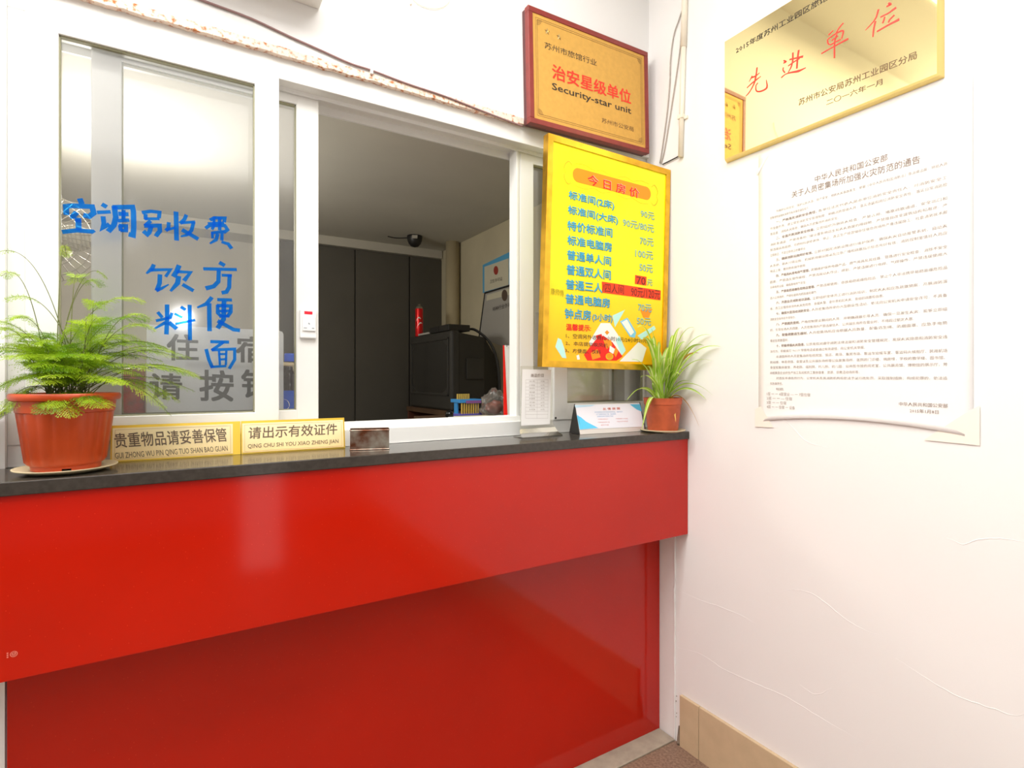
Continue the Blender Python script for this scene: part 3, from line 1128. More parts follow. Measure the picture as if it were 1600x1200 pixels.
rows = [
    (ra, '标准间(2床)', (245, 687), (845, 826), (245, 558), '90元', (1195, 903), (1375, 945), (1195, 808)),
    (ra, '标准间(大床)', (235, 882), (895, 1018), (235, 752), '90元/80元', (960, 1027), (1370, 1112), (960, 925)),
    (rb, '特价标准间', (230, 157), (820, 253), (230, 28), '70元', (1185, 342), (1365, 368), (1185, 237)),
    (rb, '标准电脑房', (228, 347), (815, 442), (228, 220), '100元', (1125, 507), (1360, 543), (1125, 402)),
    (rb, '普通单人间', (224, 542), (805, 628), (224, 413), '50元', (1180, 693), (1355, 718), (1180, 587)),
    (rb, '普通双人间', (218, 740), (800, 812), (218, 606), None, 0, 0, 0),
    (rb, '普通三人', (208, 932), (690, 985), (208, 800), None, 0, 0, 0),
    (rb, '普通电脑房', (203, 1122), (790, 1182), (203, 992), None, 0, 0, 0),
    (rc, '钟点房', (328, 435), (640, 457), (328, 312), '50元', (1190, 505), (1360, 522), (1190, 415)),
    (rc, None, 0, 0, 0, '70元', (1205, 345), (1365, 362), (1205, 250)),
]
for f, s, a1, a2, a3, pr, b1, b2, b3 in rows:
    if s:
        text2('room_lettering', fp, s, f(*a1), f(*a2), f(*a3), M['sky_ink'], M['olive_ink'], pbp, bold=0.016, res=2)
    if pr:
        text2('price_lettering', fp, pr, f(*b1), f(*b2), f(*b3), M['pale_ink'], M['olive_ink'], pbp, bold=0.008, res=2, d=(0.001, -0.001))
text2('room_lettering', fp, '(3小时)', rc(655, 475), rc(900, 490), rc(655, 370), M['sky_ink'], M['olive_ink'], pbp, bold=0.008, res=1)
b = MB()
flat(b, fp, [rb(1125, 745), rb(1275, 770), rb(1272, 885), rb(1122, 862)], off=0.0006)
flat(b, fp, [rb(685, 835), rb(1465, 950), rb(1462, 1080), rb(690, 980)], off=0.0006)
b.build('red_sticker', mat('red_sticker', S(250, 60, 0), rough=0.5), pbp, fix=False)
M['maroon_ink'] = mat('maroon_print', S(120, 26, 8), rough=0.5)
text('price_lettering', fp, '70', rb(1142, 864), rb(1262, 882), rb(1142, 762), M['maroon_ink'], pbp, off=0.0009, bold=0.012)
text2('price_lettering', fp, '元', rb(1283, 882), rb(1352, 890), rb(1283, 800), M['pale_ink'], M['olive_ink'], pbp, res=1)
text('price_lettering', fp, '/四人间', rb(690, 975), rb(975, 1003), rb(690, 850), M['maroon_ink'], pbp, off=0.0009, bold=0.008)
text('price_lettering', fp, '90元/120元', rb(1070, 1030), rb(1455, 1072), rb(1070, 905), M['maroon_ink'], pbp, off=0.0009, bold=0.008)
text('note_heading', fp, '温馨提示:', rc(345, 578), rc(643, 592), rc(345, 497), M['red_bright'], pbp, bold=0.025, off=0.0008, res=1)
text('note_lettering', fp, '1、空调另外收费12小时10元/24小时20元;', rc(345, 672), rc(1320, 735), rc(345, 612), M['black'], pbp, off=0.0008, res=1)
text('note_lettering', fp, '2、本店提供吹风机;', rc(340, 757), rc(855, 787), rc(340, 703), M['black'], pbp, off=0.0008, res=1)
text('note_lettering', fp, '3、方便面、饮料', rc(335, 843), rc(760, 865), rc(335, 790), M['black'], pbp, off=0.0008, res=1)
text('small_logo', fp, '康师傅', rc(165, 150), rc(318, 178), rc(165, 70), M['scrib_ink'], pbp, off=0.0008, res=1)

# -- cables and conduit
b = MB()
b.tube(catmull([oy(u, v, 0.186) for u, v in ((240, -30), (315, 0), (390, 28), (450, 56), (502, 79), (547, 99), (581, 110), (637, 131), (694, 150), (750, 172), (799, 191), (817, 197.5))], 6), 0.0028, 8)
tag(b.build('cable', M['wire_brown'], None, smooth=True, origin=(-1.0, 0.186, 2.3)), 'thin brown cable running along the wall above the window head', 'cable')
r_ = oy(581, 110, 0.1825)
b = MB()
b.box(r_.x - 0.004, r_.x + 0.004, 0.181, 0.1898, r_.z - 0.009, r_.z + 0.009, 0.001)
tag(b.build('cable_clip', M['pvc'], None, origin=r_), 'small white clip holding the brown cable above the window', 'clip')
for nm, lab, pts, mm in (
    ('cable', 'left grey wire beside the cream conduit in the corner, bowing left', [(1066, 15), (1060, 33), (1052.5, 56), (1047.7, 93), (1046.4, 130), (1042.7, 173), (1037, 216), (1031, 255)], 'wire_grey'),
    ('cable', 'straighter grey wire touching the cream conduit in the corner', [(1066, 24), (1064.5, 50), (1062, 80), (1055.5, 126), (1045.5, 190), (1038, 235), (1032.5, 256)], 'wire_grey'),
    ('cable', 'short dark wire from the foot of the cream conduit to the price board', [(1062, 243), (1056, 246.5), (1045, 252), (1035, 257)], 'wire_black')):
    b = MB()
    pp = catmull([ox(u, v, -0.005) for u, v in pts], 6)
    b.tube(pp, 0.0021, 8)
    tag(b.build(nm, M[mm], None, smooth=True, origin=pp[0]), lab, 'cable', 'wires in the corner by the conduit')
t0, t1 = ox(1070, 0, -0.009), ox(1063.5, 245, -0.009)
cdt = thing('conduit', 'cream plastic wire conduit running down the corner above the price board', 'conduit', t1)
b = MB()
dd = (t0 - t1)
b.tube([t1, t1 + dd * 0.72], 0.0085, 16)
b.build('lower_tube', M['conduit'], cdt, smooth=True)
b = MB()
b.tube([t1 + dd * 0.70, t1 + dd * 1.0, t1 + dd * 1.1, Vector((t1.x, (t1 + dd * 1.1).y, 2.99))], 0.0105, 16)
b.build('upper_tube', M['conduit'], cdt, smooth=True)
b = MB()
p = ox(1064.5, 183, -0.009)
b.box(p.x - 0.010, 0.0, p.y - 0.011, p.y + 0.011, p.z - 0.007, p.z + 0.007, 0.002)
b.box(-0.007, 0.0, p.y - 0.024, p.y - 0.010, p.z - 0.012, p.z - 0.001, 0.002)
b.build('saddle_clip', M['conduit'], cdt)
# white box at the top edge and a loop of thin wire
b = MB()
b.box(-1.62, -1.205, 0.075, 0.1898, 2.2735, 2.40, 0.004)
tag(b.build('junction_box', M['box_white'], None, origin=(-1.41, 0.18, 2.2735)), 'long white box fixed to the wall high above the window', 'box')
b = MB()
b.tube(catmull([oy(u, v, 0.187) for u, v in ((640, -12), (646, 0), (657, 8), (676, 13.5), (692, 11), (702, 2), (706, -12))], 6), 0.0012, 6)
tag(b.build('wire_loop', mat('pale_wire', S(236, 222, 196), rough=0.6), None, smooth=True, origin=oy(676, 13, 0.187)), 'thin pale loop of wire hanging on the wall at the top edge', 'wire')
b = MB()
r_ = oy(642, 5, 0.186)
b.lathe([(0.0001, -0.004), (0.003, -0.004), (0.0036, 0.0), (0.002, 0.0035), (0.0001, 0.004)], r_, 10)
tag(b.build('nail', M['rust'], None, origin=r_), 'small rusty nail head in the wall beside the wire loop', 'nail')

# ================================================================== SIDE WALL: gold plaque and notice
xg = -0.022
fgp = Face((xg, 0, 0), (0, -1, 0), (0, 0, 1), (-1, 0, 0), plane=('x', xg))
A0 = -0.1605
A1 = -0.742
gz0, gz1 = 2.0035, 2.387
gp = thing('award_plaque', 'mirror-polished gold plaque with red characters on the right wall', 'plaque', (-0.001, (A0 + A1) / 2, gz0))
b = MB()
inn = [(xg, A0 - 0.003, gz0 + 0.003), (xg, A1 + 0.003, gz0 + 0.003), (xg, A1 + 0.003, gz1 - 0.003), (xg, A0 - 0.003, gz1 - 0.003)]
b.quad(inn)
gmf = b.build('mirror_face', M['gold_mirror'], gp, fix=False)
b = MB()
out = [(xg + 0.006, A0 + 0.0, gz0 - 0.0), (xg + 0.006, A1, gz0), (xg + 0.006, A1, gz1), (xg + 0.006, A0, gz1)]
bot = [(-0.001, p[1] + (0.004 if p[1] == A0 else -0.004), p[2] + (-0.004 if p[2] == gz0 else 0.004)) for p in out]
for k in range(4):
    j = (k + 1) % 4
    b.quad([inn[k], inn[j], out[j], out[k]])
    b.quad([out[k], out[j], bot[j], bot[k]])
b.quad(bot)
b.build('bevelled_edge', M['gold_edge'], gp, fix=True)


def rg(x, y):
    return (1100 + x / 4, y / 4)


l0 = fgp.L(*rg(200, 336))
lt = fgp.L(*rg(200, 293))
l1 = fgp.L(*rg(765, 34))
hgt = abs(lt[1] - l0[1])
wid = l1[0] - l0[0]
frac = 11 / 13.0   # '2015年度...旅馆' measured part of the whole line
x1 = l0[0] + wid / frac
text('small_lettering', fgp, '2015年度苏州工业园区旅馆行业', (l0[0], l0[1]), (x1, l0[1]), (l0[0], l0[1] + 0.0185), M['black'], gmf, local=True, res=1)
text('issuer_lettering', fgp, '苏州市公安局苏州工业园区分局', rg(592, 662), rg(1330, 366), rg(592, 620), M['brown_ink'], gmf, res=2)
text('date_lettering', fgp, '二〇一六年一月', rg(765, 660), rg(1115, 528), rg(765, 625), M['brown_ink'], gmf, res=4)


def qg(x, y):
    return (1140 + x / 11.43, 80 + y / 11.43)


def qh(x, y):
    return (1260 + x / 7.273, y / 7.273)


def w11(x):
    return x * 0.000112


W = 0.00135
brush = {
    '先': (qg, W / 1.0, [([(490, 290), (480, 380), (465, 470), (440, 570), (380, 690), (330, 760), (285, 805)], [2.6, 2.8, 3.2, 3.0, 2.0, 2.2, 1.2]), ([(405, 440), (380, 490), (345, 550)], [2.6, 2, 0.8]), ([(400, 470), (470, 440), (535, 385)], [3, 2.2, 1.2]),
                        ([(310, 655), (400, 570), (480, 510), (555, 450)], [1.6, 2.2, 2.4, 1.4]), ([(505, 565), (470, 620), (480, 710), (560, 715), (665, 650), (655, 510)], [1.6, 1.8, 2.2, 2.8, 3.4, 0.8])]),
    '进': (qg, W / 1.0, [([(965, 165), (1000, 190), (960, 215)], [2, 3.4, 1.6]), ([(960, 290), (955, 340), (990, 385)], [2.2, 2, 2]), ([(920, 475), (1000, 410), (1100, 380), (1230, 355), (1360, 295)], [2.2, 1.6, 2.6, 4, 1.2]), ([(1070, 150), (1180, 125), (1310, 95)], [2.4, 2.2, 3.6]), ([(1045, 265), (1150, 190), (1250, 130)], [1.8, 2, 2]),
                        ([(1130, 25), (1125, 180), (1095, 290), (1045, 380)], [2.4, 2.6, 2.4, 1.2]), ([(1235, -20), (1215, 120), (1200, 310)], [2.8, 2.8, 2.8])]),
    '单': (qh, W / 0.67, [([(420, 260), (370, 320), (330, 390)], [2, 2.4, 2]), ([(305, 345), (250, 400)], [1.6, 2.2]), ([(240, 450), (245, 490), (265, 510)], [2, 2.2, 1.8]), ([(240, 450), (320, 390), (415, 350), (400, 440)], [1.8, 2, 2.4, 2]), ([(285, 460), (360, 410)], [1.6, 1.8]), ([(270, 510), (390, 445)], [1.8, 2]), ([(345, 390), (320, 480), (318, 660)], [2.4, 2.4, 2.2]), ([(170, 610), (290, 540), (475, 440)], [2, 1.8, 3])]),
    '位': (qh, W / 0.67, [([(930, 35), (955, 50), (910, 75)], [2.4, 3.4, 2]), ([(820, 105), (780, 220), (670, 345)], [2.6, 2.2, 1]), ([(785, 240), (765, 330), (755, 420)], [2.4, 2.4, 1.8]), ([(840, 195), (930, 150), (1020, 85)], [2.2, 2, 3.2]), ([(890, 190), (880, 230), (865, 265)], [2, 2.2, 2]), ([(1000, 170), (950, 220), (930, 260)], [2.4, 2.2, 1.8]), ([(800, 360), (920, 290), (1055, 220)], [2.2, 2.4, 3.6])]),
}
for ch, (qf, sc, strokes) in brush.items():
    b = MB()
    for i, (pts, w) in enumerate(strokes):
        stroke(b, fgp, [qf(*p) for p in pts], [x * 0.00165 for x in w], off=0.0005 + 0.00003 * i, sm=4)
    b.build('red_character', M['red_ink'], gmf, fix=False)

# -- fire-safety notice pasted on the wall
NX = -0.0022
fn = Face((NX, 0, 0), (0, -1, 0), (0, 0, 1), (-1, 0, 0), plane=('x', NX))
nt = thing('wall_notice', 'large white printed paper notice taped to the right wall below the gold plaque', 'notice', (-0.001, -0.54, 1.18))
b = MB()
Y0, Y1, Z0, Z1 = 0.270, 0.800, 1.165, 1.985
nu, nv = 24, 60
grid = []
for j in range(nv + 1):
    row = []
    for i in range(nu + 1):
        fx, fz = i / nu, j / nv
        x = Y0 + (Y1 - Y0) * fx
        bottom = Z0 + (0.026 * math.sin(math.pi * fx) ** 0.7 if 0 < fx < 1 else 0.0)
        z = bottom + (Z1 - bottom) * fz
        lift = 0.0
        if fz < 0.035:
            lift = 0.006 * (1 - fz / 0.035) ** 2 * math.sin(math.pi * fx) ** 0.6 if 0 < fx < 1 else 0.0
        row.append(b.bm.verts.new((NX + 0.0004 - lift, -x, z)))
    grid.append(row)
for j in range(nv):
    for i in range(nu):
        b.bm.faces.new([grid[j][i], grid[j][i + 1], grid[j + 1][i + 1], grid[j + 1][i]])
sheet = b.build('paper_sheet', M['paper'], nt, smooth=True, fix=False)
sol = sheet.modifiers.new('thickness', 'SOLIDIFY')
sol.thickness = 0.0004
for tri in ([(Y0 - 0.012, Z0 + 0.04), (Y0 - 0.012, Z0 - 0.014), (Y0 + 0.05, Z0 - 0.012), (Y0 + 0.008, Z0 + 0.05)],
            [(Y1 + 0.012, Z0 + 0.075), (Y1 + 0.012, Z0 - 0.014), (Y1 - 0.095, Z0 - 0.012), (Y1 - 0.01, Z0 + 0.06)],
            [(Y0 - 0.01, Z1 - 0.05), (Y0 + 0.05, Z1 + 0.005), (Y0 + 0.04, Z1 - 0.005), (Y0 - 0.004, Z1 - 0.06)]):
    b = MB()
    b.quad([fn.P(x, z, 0.0008) for x, z in tri])
    b.build('corner_tape', M['tape'], nt, fix=False)


def rn(x, y):
    return (1170 + x / 4.324, 220 + y / 4.324)


def rm_(x, y):
    return (1170 + x / 4.324, 430 + y / 4.324)


text('title_lettering', fn, '中华人民共和国公安部', rn(447, 283), rn(938, 133), rn(447, 240), M['notice_title'], sheet, res=2)
text('title_lettering', fn, '关于人员密集场所加强火灾防范的通告', rn(290, 388), rn(1158, 150), rn(290, 342), M['notice_title'], sheet, res=2)
text('signature_lettering', fn, '中华人民共和国公安部', rm_(1015, 882), rm_(1345, 896), rm_(1015, 856), M['notice_title'], sheet, res=1)
text('signature_lettering', fn, '2015年1月8日', rm_(1088, 928), rm_(1282, 938), rm_(1088, 902), M['notice_title'], sheet, res=1)
body = [
    (1, 1.0, '', '为维护公共安全，保护公民人身、财产安全，预防火灾事故发生，根据《中华人民共和国消防法》等法律法规，特就人员'),
    (0, 0.27, '', '密集场所加强火灾防范有关事项通告如下：'),
    (1, 1.0, '一、严格落实消防安全责任。', '各单位法定代表人是本单位消防安全责任人，对消防安全工'),
    (0, 1.0, '', '作全面负责，建立健全消防安全管理制度，明确消防管理人员，落实逐级和岗位消防安全责任，落实日常消防检'),
    (0, 0.45, '', '查巡查，消除火灾隐患，确保人员密集场所消防安全。'),
    (1, 1.0, '二、全面开展消防安全检查。', '立即组织开展防火检查，严禁占用、堵塞疏散通道、安全出口和'),
    (0, 1.0, '', '消防车通道，严禁违章用门窗设置影响逃生和灭火救援的障碍物，严禁擅自改变建筑结构和用途，严'),
    (0, 1.0, '', '禁违规采用易燃、可燃材料装修装饰，停止、改正生产经营储存住宿合用场所严重违规施工，社会消防技术服'),
    (0, 0.25, '', '立即改正，不能立即改正的要停业。'),
    (1, 1.0, '三、确保消防设施完好有效。', '立即对固定消防设施进行维护保养，确保火灾自动报警系统、自动灭'),
    (0, 1.0, '', '火系统、防火分隔设施、机械防排烟设施以及应急广播和疏散指示标志完好有效，消防控制室值班人员应'),
    (0, 0.25, '', '持证上岗，做到熟练操作使用。'),
    (1, 1.0, '四、严格用火用电用气管理。', '定期维护保养电器产品、燃气用具及其线路，管路进行安全检查，消除不安全'),
    (0, 1.0, '', '因素，严禁违反操作规程，严禁违规动火作业、焊割，严禁违规进行电焊、气焊操作，严禁违规使用大'),
    (0, 0.25, '', '功率电热设备，确保用电用气安全。'),
    (1, 1.0, '五、严禁易燃易爆危险物品管理。', '严禁违规使用、存放易燃易爆危险品，禁止个人非法携带易燃易爆危险品'),
    (0, 0.32, '', '进入公共场所，严禁在建筑内燃放烟花爆竹。'),
    (1, 1.0, '六、开展全员消防培训演练。', '立即组织全体员工进行消防培训，制定灭火和应急疏散预案，开展消防演'),
    (0, 0.70, '', '练，员工应懂得本场所火灾危险性，会报火警、会扑救初起火灾、会组织疏散和自救。'),
    (1, 1.0, '七、确保大型活动消防安全。', '人员密集场所举办大型群众性活动，依法向公安机关申请安全许可，不具备'),
    (0, 0.18, '', '消防安全条件的不得举办。'),
    (1, 1.0, '八、严禁超员使用。', '严格控制营业期间的人员，并明确疏散引导人员，确保一旦发生火灾，能够立即组'),
    (0, 0.85, '', '织、引导在场人员疏散，人员密集场所严禁违规住人，公共娱乐场所在营业时，不得超过额定人数。'),
    (1, 1.0, '九、配备疏散逃生器材。', '人员密集场所应当根据人员数量，配备逃生绳、防烟面罩、应急手电筒'),
    (0, 0.13, '', '等逃生疏散器材。'),
    (1, 1.0, '十、积极举报火灾隐患。', '公民有权对遵守消防法律法规和消防安全管理规定，发现火灾隐患和消防安全违'),
    (0, 0.60, '', '法行为，积极拨打“96119”举报电话或者通过有效途径，向公安机关举报。'),
    (1, 1.0, '', '本通告所称人员密集场所包括宾馆、饭店、商场、集贸市场、客运车站候车室、客运码头候船厅、民用机场'),
    (0, 0.99, '', '航站楼、体育场馆、会堂以及公共娱乐场所等公众聚集场所，医院的门诊楼、病房楼，学校的教学楼、图书馆、'),
    (0, 1.0, '', '食堂和集体宿舍，养老院、福利院、托儿所、幼儿园，公共图书馆的阅览室，公共展览馆、博物馆的展示厅，劳'),
    (0, 0.57, '', '动密集型企业的生产加工车间和员工集体宿舍，旅游、宗教活动场所等。'),
    (1, 1.0, '', '对违反本通告的行为，公安机关及其消防机构将依法予以行政处罚，采取强制措施；构成犯罪的，依法追'),
    (0, 0.09, '', '究刑事责任。'),
    (1, 0.10, '', '特此通告。'),
]
tl_ = fn.L(*rn(155, 515))
zf = (fn.L(*rn(1365, 168))[1] + fn.L(*rn(195, 475))[1]) / 2
zl_ = (fn.L(*rm_(1340, 715))[1] + fn.L(*rm_(170, 700))[1]) / 2
xL = (fn.L(*rn(155, 515))[0] + fn.L(*rm_(135, 690))[0]) / 2
xR = fn.L(*rm_(1342, 515))[0]
step = (zf - zl_) / 31
chw = (xR - xL) / 46.0
lines_m, heads_m = [], []
for k, (ind, end, head, s) in enumerate(body):
    zb = zf - step * k
    x0 = xL + ind * chw * 2
    x1 = xL + (xR - xL) * end
    hgt = step * 0.52
    if head:
        nh, ns = len(head), len(s)
        xm = x0 + (x1 - x0) * nh / (nh + ns) * 0.86
        heads_m.append(text('heading_text', fn, head, (x0, zb), (xm, zb), (x0, zb + hgt), m=M['notice_title'], parent=sheet, bold=0.012, off=0.0007, res=1, local=True))
        x0 = xm + chw * 0.4
    lines_m.append(textmesh(fn, s, (x0, zb), (x1, zb), (x0, zb + hgt), off=0.0007, res=1, local=True))
link('body_text', joinmesh(lines_m), M['notice_ink'], sheet)
# faint bleed of pencilled figures at the lower left
sm_ = []
for k, s in enumerate(('1层 一 一 4层营业 — 一 7层住宿', '2层 一 一 — 住宿', '3层 一 一 住宿', '4层 一 一 住宿 一 设备')):
    wds = (0.30, 0.18, 0.14, 0.20)[k]
    zb = fn.L(*rm_(125, 812 + 29 * k))[1]
    x0 = fn.L(*rm_(122, 812))[0]
    sm_.append(textmesh(fn, s, (x0, zb), (x0 + (xR - xL) * wds, zb), (x0, zb + 0.010), off=0.0007, res=1, local=True))
link('pencil_text', joinmesh(sm_), M['grey_ink'], sheet)

# ================================================================== THINGS ON THE SHELF
# -- two gold desk signs
def desk_sign(label, quad, yl, yr, s1, s2, t1, t2, bx0, bx1):
    xa = oz(quad[3][0], quad[3][1], ZS).x
    dL = oy(quad[3][0], 600, yl)
    dR = oy(quad[2][0], 600, yr)
    a = Vector((dL.x, yl, ZS + 0.0005))
    d = Vector((dR.x, yr, ZS + 0.0005))
    ex = (d - a)
    w = ex.length
    ex.normalize()
    back = Vector((-ex.y, ex.x, 0))
    tilt = Vector((0, 0, 1)) * 0.0795 + back * 0.014
    h = tilt.length
    n = ex.cross(tilt).normalized()
    if n.y > 0:
        n = -n
    f = Face(a, ex, tilt, n, quad=quad, w=w, h=h)
    root = thing('desk_sign', label, 'sign', (a + d) / 2, 'gold signs')
    b = MB()
    b.prism([a, a + back * 0.026, a + tilt + back * 0.003, a + tilt], ex * w)
    b.build('stand', M['gold_base'], root)
    b = MB()
    mx, mz = 0.004, 0.003
    b.prism([f.P(bx0 * w, mz, 0.0004), f.P(bx1 * w, mz, 0.0004), f.P(bx1 * w, h - 0.006, 0.0004), f.P(bx0 * w, h - 0.006, 0.0004)], n * 0.0012)
    fpl = b.build('face_plate', M['cream_plate'], root)
    b = MB()
    stroke(b, f, [(bx0 * w + 0.005, 0.006), (bx1 * w - 0.005, 0.006), (bx1 * w - 0.005, h - 0.010), (bx0 * w + 0.005, h - 0.010), (bx0 * w + 0.005, 0.006)], 0.0007, off=0.002, local=True)
    b.build('border_line', M['plate_line'], fpl, fix=False)
    text('chinese_lettering', f, s1, *t1, M['plate_ink'], fpl, off=0.002, bold=0.012)
    text('pinyin_lettering', f, s2, *t2, M['plate_ink'], fpl, off=0.002, latin=True, bold=0.004)
    return root


def rs(x, y):
    return (x / 4, 500 + y / 4)


def rt(x, y):
    return (360 + x / 4, 420 + y / 4)


r1_ = desk_sign('gold desk sign beside the fern pot warning about valuables', [(180, 664), (374, 656.5), (376, 711), (172, 722)], 0.178, 0.170, '贵重物品请妥善保管', 'GUI ZHONG WU PIN QING TUO SHAN BAO GUAN',
          (rs(730, 797), rs(1418, 757), rs(730, 703)), (rs(723, 864), rs(1421, 819), rs(723, 825)), 0.012, 0.935)
r2_ = desk_sign('gold desk sign between the other gold sign and the tin box', [(374.5, 656), (534, 651), (539.5, 701), (377, 711)], 0.172, 0.160, '请出示有效证件', 'QING CHU SHI YOU XIAO ZHENG JIAN',
          (rt(107, 1064), rt(660, 1034), rt(107, 984)), (rt(107, 1124), rt(672, 1090), rt(107, 1096)), 0.01, 0.985)
for r_ in (r1_, r2_):
    r_['group'] = 'gold desk signs on the counter'

# -- rusty tin box without lid
tb = thing('tin_box', 'small rusty open tin box beside the gold signs on the counter', 'box', (-1.10, 0.12, ZS))
A_ = Vector((-1.147, 0.105, ZS + 0.0005))
ex = Vector((0.958, -0.286, 0))
ey = Vector((0.286, 0.958, 0))


def ft(c):
    return A_ + ex * c.x + ey * c.y + Vector((0, 0, c.z))


b = MB()
wt, W_, D_, H_ = 0.0016, 0.098, 0.060, 0.0515
b.box(0, W_, 0, wt, 0, H_, fr=ft)
b.box(0, W_, D_ - wt, D_, 0, H_, fr=ft)
b.box(0, wt, wt, D_ - wt, 0, H_, fr=ft)
b.box(W_ - wt, W_, wt, D_ - wt, 0, H_, fr=ft)
b.box(wt, W_ - wt, wt, D_ - wt, 0, wt, fr=ft)
b.build('body', M['tin'], tb)
b = MB()
for z in (0.0012, H_ - 0.001):
    pts = [ft(Vector(p)) for p in ((0, 0, z), (W_, 0, z), (W_, D_, z), (0, D_, z), (0, 0, z))]
    for i in range(4):
        b.tube([pts[i], pts[i + 1]], 0.0014, 6)
b.build('rolled_rim', M['tin'], tb)

# -- price list in a bent acrylic stand
st = thing('price_list_stand', 'clear acrylic stand holding a white price list beside the right sash', 'stand', (-0.55, 0.15, ZS))
ys = 0.150
fs_ = Face((0, ys, 0), (1, 0, 0), (0, 0, 1), (0, -1, 0), plane=('y', ys))
pa = oy(813.5, 574, ys)
pb_ = oy(864, 573, ys)
pc = oy(812, 668, ys)
b = MB()
prof = [(ys, pa.z + 0.004), (ys, ZS + 0.040), (ys - 0.004, ZS + 0.026), (ys - 0.014, ZS + 0.012), (ys - 0.034, ZS + 0.002)]
pr2 = [(y + 0.003, z) for y, z in prof[:-1]] + [(prof[-1][0], prof[-1][1] - 0.0015)]
x0_, x1_ = pa.x, pb_.x
for i in range(len(prof) - 1):
    fl0 = 0.0 if i < 2 else (i - 1) * 0.005
    fl1 = 0.0 if i + 1 < 2 else i * 0.005
    (ya, za), (yb, zb) = prof[i], prof[i + 1]
    (yc, zc_), (yd, zd) = pr2[i], pr2[i + 1]
    b.quad([(x0_ - fl0, ya, za), (x1_ + fl0, ya, za), (x1_ + fl1, yb, zb), (x0_ - fl1, yb, zb)])
    b.quad([(x0_ - fl0, yc, zc_), (x1_ + fl0, yc, zc_), (x1_ + fl1, yd, zd), (x0_ - fl1, yd, zd)])
b.quad([(x0_, ys, prof[0][1]), (x1_, ys, prof[0][1]), (x1_, ys + 0.003, prof[0][1]), (x0_, ys + 0.003, prof[0][1])])
b.box(x0_ - 0.015, x1_ + 0.015, ys - 0.034, ys + 0.02, ZS + 0.0003, ZS + 0.0025)
b.build('acrylic_sheet', M['acrylic'], st, smooth=False)
b = MB()
off = 0.0012
P4 = [(816, 577), (861, 578), (859, 663.5), (813.8, 667)]
b.prism([fs_.px(*p, 0.0006) for p in P4], (0, -0.0005, 0))
stp = b.build('paper_sheet', M['paper'], st)


def ru(x, y):
    return (810 + x / 10, 570 + y / 10)


text('title_lettering', fs_, '商品价目', ru(190, 195), ru(390, 193), ru(190, 140), M['brown_ink'], stp, off=0.0016, res=1)
b = MB()
hl = [235, 285, 345, 395, 455, 505, 555, 615, 665, 725, 775, 835]
for y in hl:
    stroke(b, fs_, [ru(108, y), ru(462, y - 2)], 0.0005, off=0.0016)
for x in (110, 290, 460):
    stroke(b, fs_, [ru(x, 235), ru(x - 4, 835)], 0.0005, off=0.0016)
b.build('table_lines', M['grey_ink'], stp, fix=False)
items = ['品名', '方便面', '饮料', '雪碧', '矿泉水', '火腿肠', '牙刷', '毛巾', '扑克牌']
prices = ['价格', '5元', '4元', '4元', '2元', '2元', '2元', '8元', '3元']
tm = []
for k in range(9):
    yb = hl[k + 1] - 14
    tm.append(textmesh(fs_, items[k], ru(165, yb), ru(255, yb), ru(165, yb - 26), off=0.0016, res=1))
    tm.append(textmesh(fs_, prices[k], ru(345, yb), ru(405, yb), ru(345, yb - 24), off=0.0016, res=1))
link('table_lettering', joinmesh(tm), M['grey_ink'], stp)

# -- triangular desk notice
tq = [(896.2, 632.5), (997.7, 629.4), (1008.8, 672.5), (904.9, 678.6)]
a = oz(904.9, 679.2, ZS)
d = oz(1008.8, 673.6, ZS)
a.z = d.z = ZS + 0.0006
ex = (d - a)
tw = ex.length
ex.normalize()
back = Vector((-ex.y, ex.x, 0))
tilt = Vector((0, 0, 0.098)) + back * 0.030
th = tilt.length
n_ = tilt.cross(ex).normalized()
if n_.y > 0:
    n_ = -n_
fx_ = Face(a, ex, tilt, n_, quad=tq, w=tw, h=th)
ts = thing('triangular_sign', 'triangular pale blue sign with a black end beside the spider plant', 'sign', (a + d) / 2)
tri = [a, a + back * 0.060, a + tilt]
b = MB()
b.prism([a + ex * 0.003, a + ex * 0.003 + back * 0.06, a + ex * 0.003 + tilt], ex * (tw - 0.006))
b.build('aluminium_body', M['alu'], ts)
for s in (0, 1):
    b = MB()
    o_ = ex * (0 if s == 0 else tw - 0.003)
    b.prism([p + o_ - tilt.normalized() * 0.0 for p in (a - back * 0.001, a + back * 0.061, a + tilt + Vector((0, 0, 0.001)))], ex * 0.003)
    b.build('end_cap', M['black_plastic'], ts)


def rv(x, y):
    return (880 + x / 11.43, 615 + y / 11.43)


b = MB()
cardz0 = th * 0.155
b.prism([fx_.P(0.004, cardz0, 0.0004), fx_.P(tw - 0.004, cardz0, 0.0004), fx_.P(tw - 0.004, th - 0.003, 0.0004), fx_.P(0.004, th - 0.003, 0.0004)], n_ * 0.0006)
tsc = b.build('printed_card', M['card'], ts)
b = MB()
flat(b, fx_, [rv(232, 390), rv(300, 420), rv(400, 500), rv(540, 570), rv(620, 610), rv(290, 640)], off=0.0013, mi=0)
flat(b, fx_, [rv(1160, 195), rv(1340, 190), rv(1385, 320), rv(1290, 285)], off=0.0013, mi=1)
flat(b, fx_, [rv(190, 215), rv(560, 205), rv(480, 235), rv(205, 260)], off=0.0013, mi=2)
flat(b, fx_, [rv(245, 380), rv(262, 400), rv(300, 560), rv(270, 520)], off=0.0014, mi=1)
b.build('blue_pattern', [mat('card_blue', S(96, 206, 250), rough=0.5), mat('card_teal', S(96, 190, 224), rough=0.5), mat('card_pale', S(196, 226, 244), rough=0.5)], tsc, fix=False)
M['rose_ink'] = mat('rose_print', S(226, 120, 96), rough=0.5)
M['pinkish_ink'] = mat('pink_print', S(226, 160, 160), rough=0.5)
